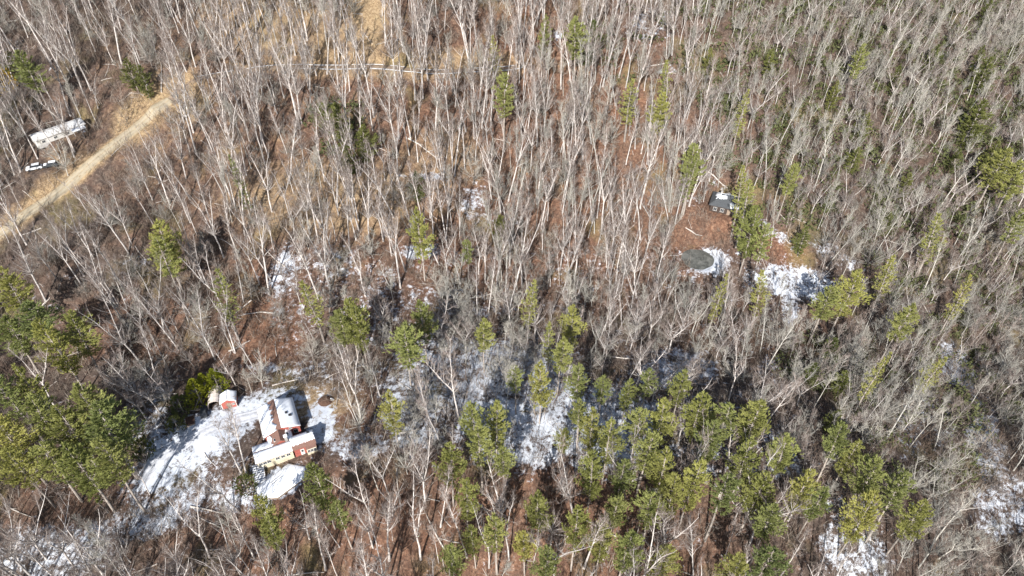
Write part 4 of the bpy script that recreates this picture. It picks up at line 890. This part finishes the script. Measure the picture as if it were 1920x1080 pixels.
roof_snow(Cb, *[up(lerp(e[3], e[0], .1)), up(lerp(e[3], e[0], .9)), up(lerp(e[0], r1, .98)), up(lerp(e[3], r1, .98))], .3, .9, .2, .1, 44, n_=8)
for u_ in (-3, -1, 2.6): window(Cb, (u_, -3.2, 1.2), .9, 1.1, 'x', -1)
d = MB().box((.4, -3.27, -.4), (1.3, -3.202, 1.8)).build('door', M['wood'], Cb); MB().box((1.15, -3.31, .6), (1.23, -3.272, .7)).build('handle', M['dark'], d)
MB().box((-2.6, .6, 3.2), (-2.0, 1.2, 5.2)).build('chimney', M['stone'], Cb, bevel=.03)
Ht = thing('hut', (wcx, wcy, wcz), 'small hut with white snowy roof beside a hemlock on the slope', 'hut', None, R(-15))
q1, q2 = gable(Ht, -1.3, 1.3, -1.2, 1.2, 2.0, 2.7, 'white', 'greyroof', 'v', .2, -.6)
roof_snow(Ht, *q1, 0, .98, 0, .02, 51, n_=8); roof_snow(Ht, *q2, 0, .98, 0, .02, 52, n_=8); MB().box((-.4, -1.27, -.1), (.4, -1.202, 1.7)).build('door', M['wood'], Ht)

# ------------------------------------------------------------------ fallen trunks
LOGS = [((697, 800), (709, 768), 'pale forked log lying at the edge of the house clearing'), ((1203, 129), (1254, 118), 'bleached fallen trunk below the snowy rocks'), ((1322, 322), (1364, 357), 'long pale trunk leaning down to the cabin'), ((1168, 935 - 40), (1190, 905 - 40), 'fallen trunk under the dense pines'), ((745, 815), (790, 805), 'dark log across the snow below the triple pines'),
        ((430, 660), (470, 640), 'fallen grey trunk behind the red shed'), ((1280, 920), (1300, 880), 'fallen stem in the gap of the pine stand'), ((1725, 985), (1785, 950), 'long log beside the gully pines'), ((510, 725), (560, 712), 'thin fallen trunk behind the house'), ((80, 575), (95, 560), 'short pale log in the dark hollow'), ((1540, 705), (1580, 690), 'log by the shaded valley gully'), ((880, 560), (930, 548), 'fallen trunk across the valley snow')]
for k, (p, q, lab) in enumerate(LOGS):
    A_, B_ = np.array(ground(*p)), np.array(ground(*q)); m_ = (A_ + B_) / 2; n_ = 6
    zz = [float(Z(np.array([A_[0] + (B_[0] - A_[0]) * t]), np.array([A_[1] + (B_[1] - A_[1]) * t]))[0]) + .22 for t in np.linspace(0, 1, n_)]
    P = np.array([[A_[0] + (B_[0] - A_[0]) * t - m_[0] + .15 * math.sin(7 * t + k), A_[1] + (B_[1] - A_[1]) * t - m_[1], z_ - m_[2]] for t, z_ in zip(np.linspace(0, 1, n_), zz)])
    O = thing('fallen_log', tuple(m_), lab, 'log'); MB().tube(P, np.linspace(.24, .10, n_), 7).build('stem', M['log'], O, True)
    for j in (2, 3, 4): MB().tube(np.array([P[j], P[j] + np.array([.5 * math.sin(k + j), .6 * math.cos(k * 2 + j), .7])]), [.06, .02], 4).build('branch_stub', M['log'], O)
for k, (bx_, by_, h_, lab) in enumerate(((72, 300, 22, 'leaning pale tree rising in front of the mobile home'), (112, 296, 21, 'forked pale tree before the mobile home windows'), (140, 285, 24, 'tall pale tree at the mobile home porch'), (40, 318, 23, 'pale tree beside the white parked car'), (128, 330, 16, 'small twiggy tree between the parked cars and the road'))):
    x, y, z = ground(bx_, by_); plant('bare_tree', BARE[(0, 1, 4, 3, 12)[k]], (x, y, z), h_, k * 1.7, lab, 'tree', 'bare trees by the mobile home')
# two bare trees standing by the driveway
for k, (bx_, by_, h_) in enumerate(((452, 886, 22), (463, 893, 23))):
    x, y, z = ground(bx_, by_); plant('bare_tree', BARE[(4, 2)[k]], (x, y, z), h_, k * 2.0, ('pale twin-topped bare tree rising beside the driveway', 'pale straight bare tree rising beside the wooden steps')[k], 'tree', 'bare trees by the snowy driveway')
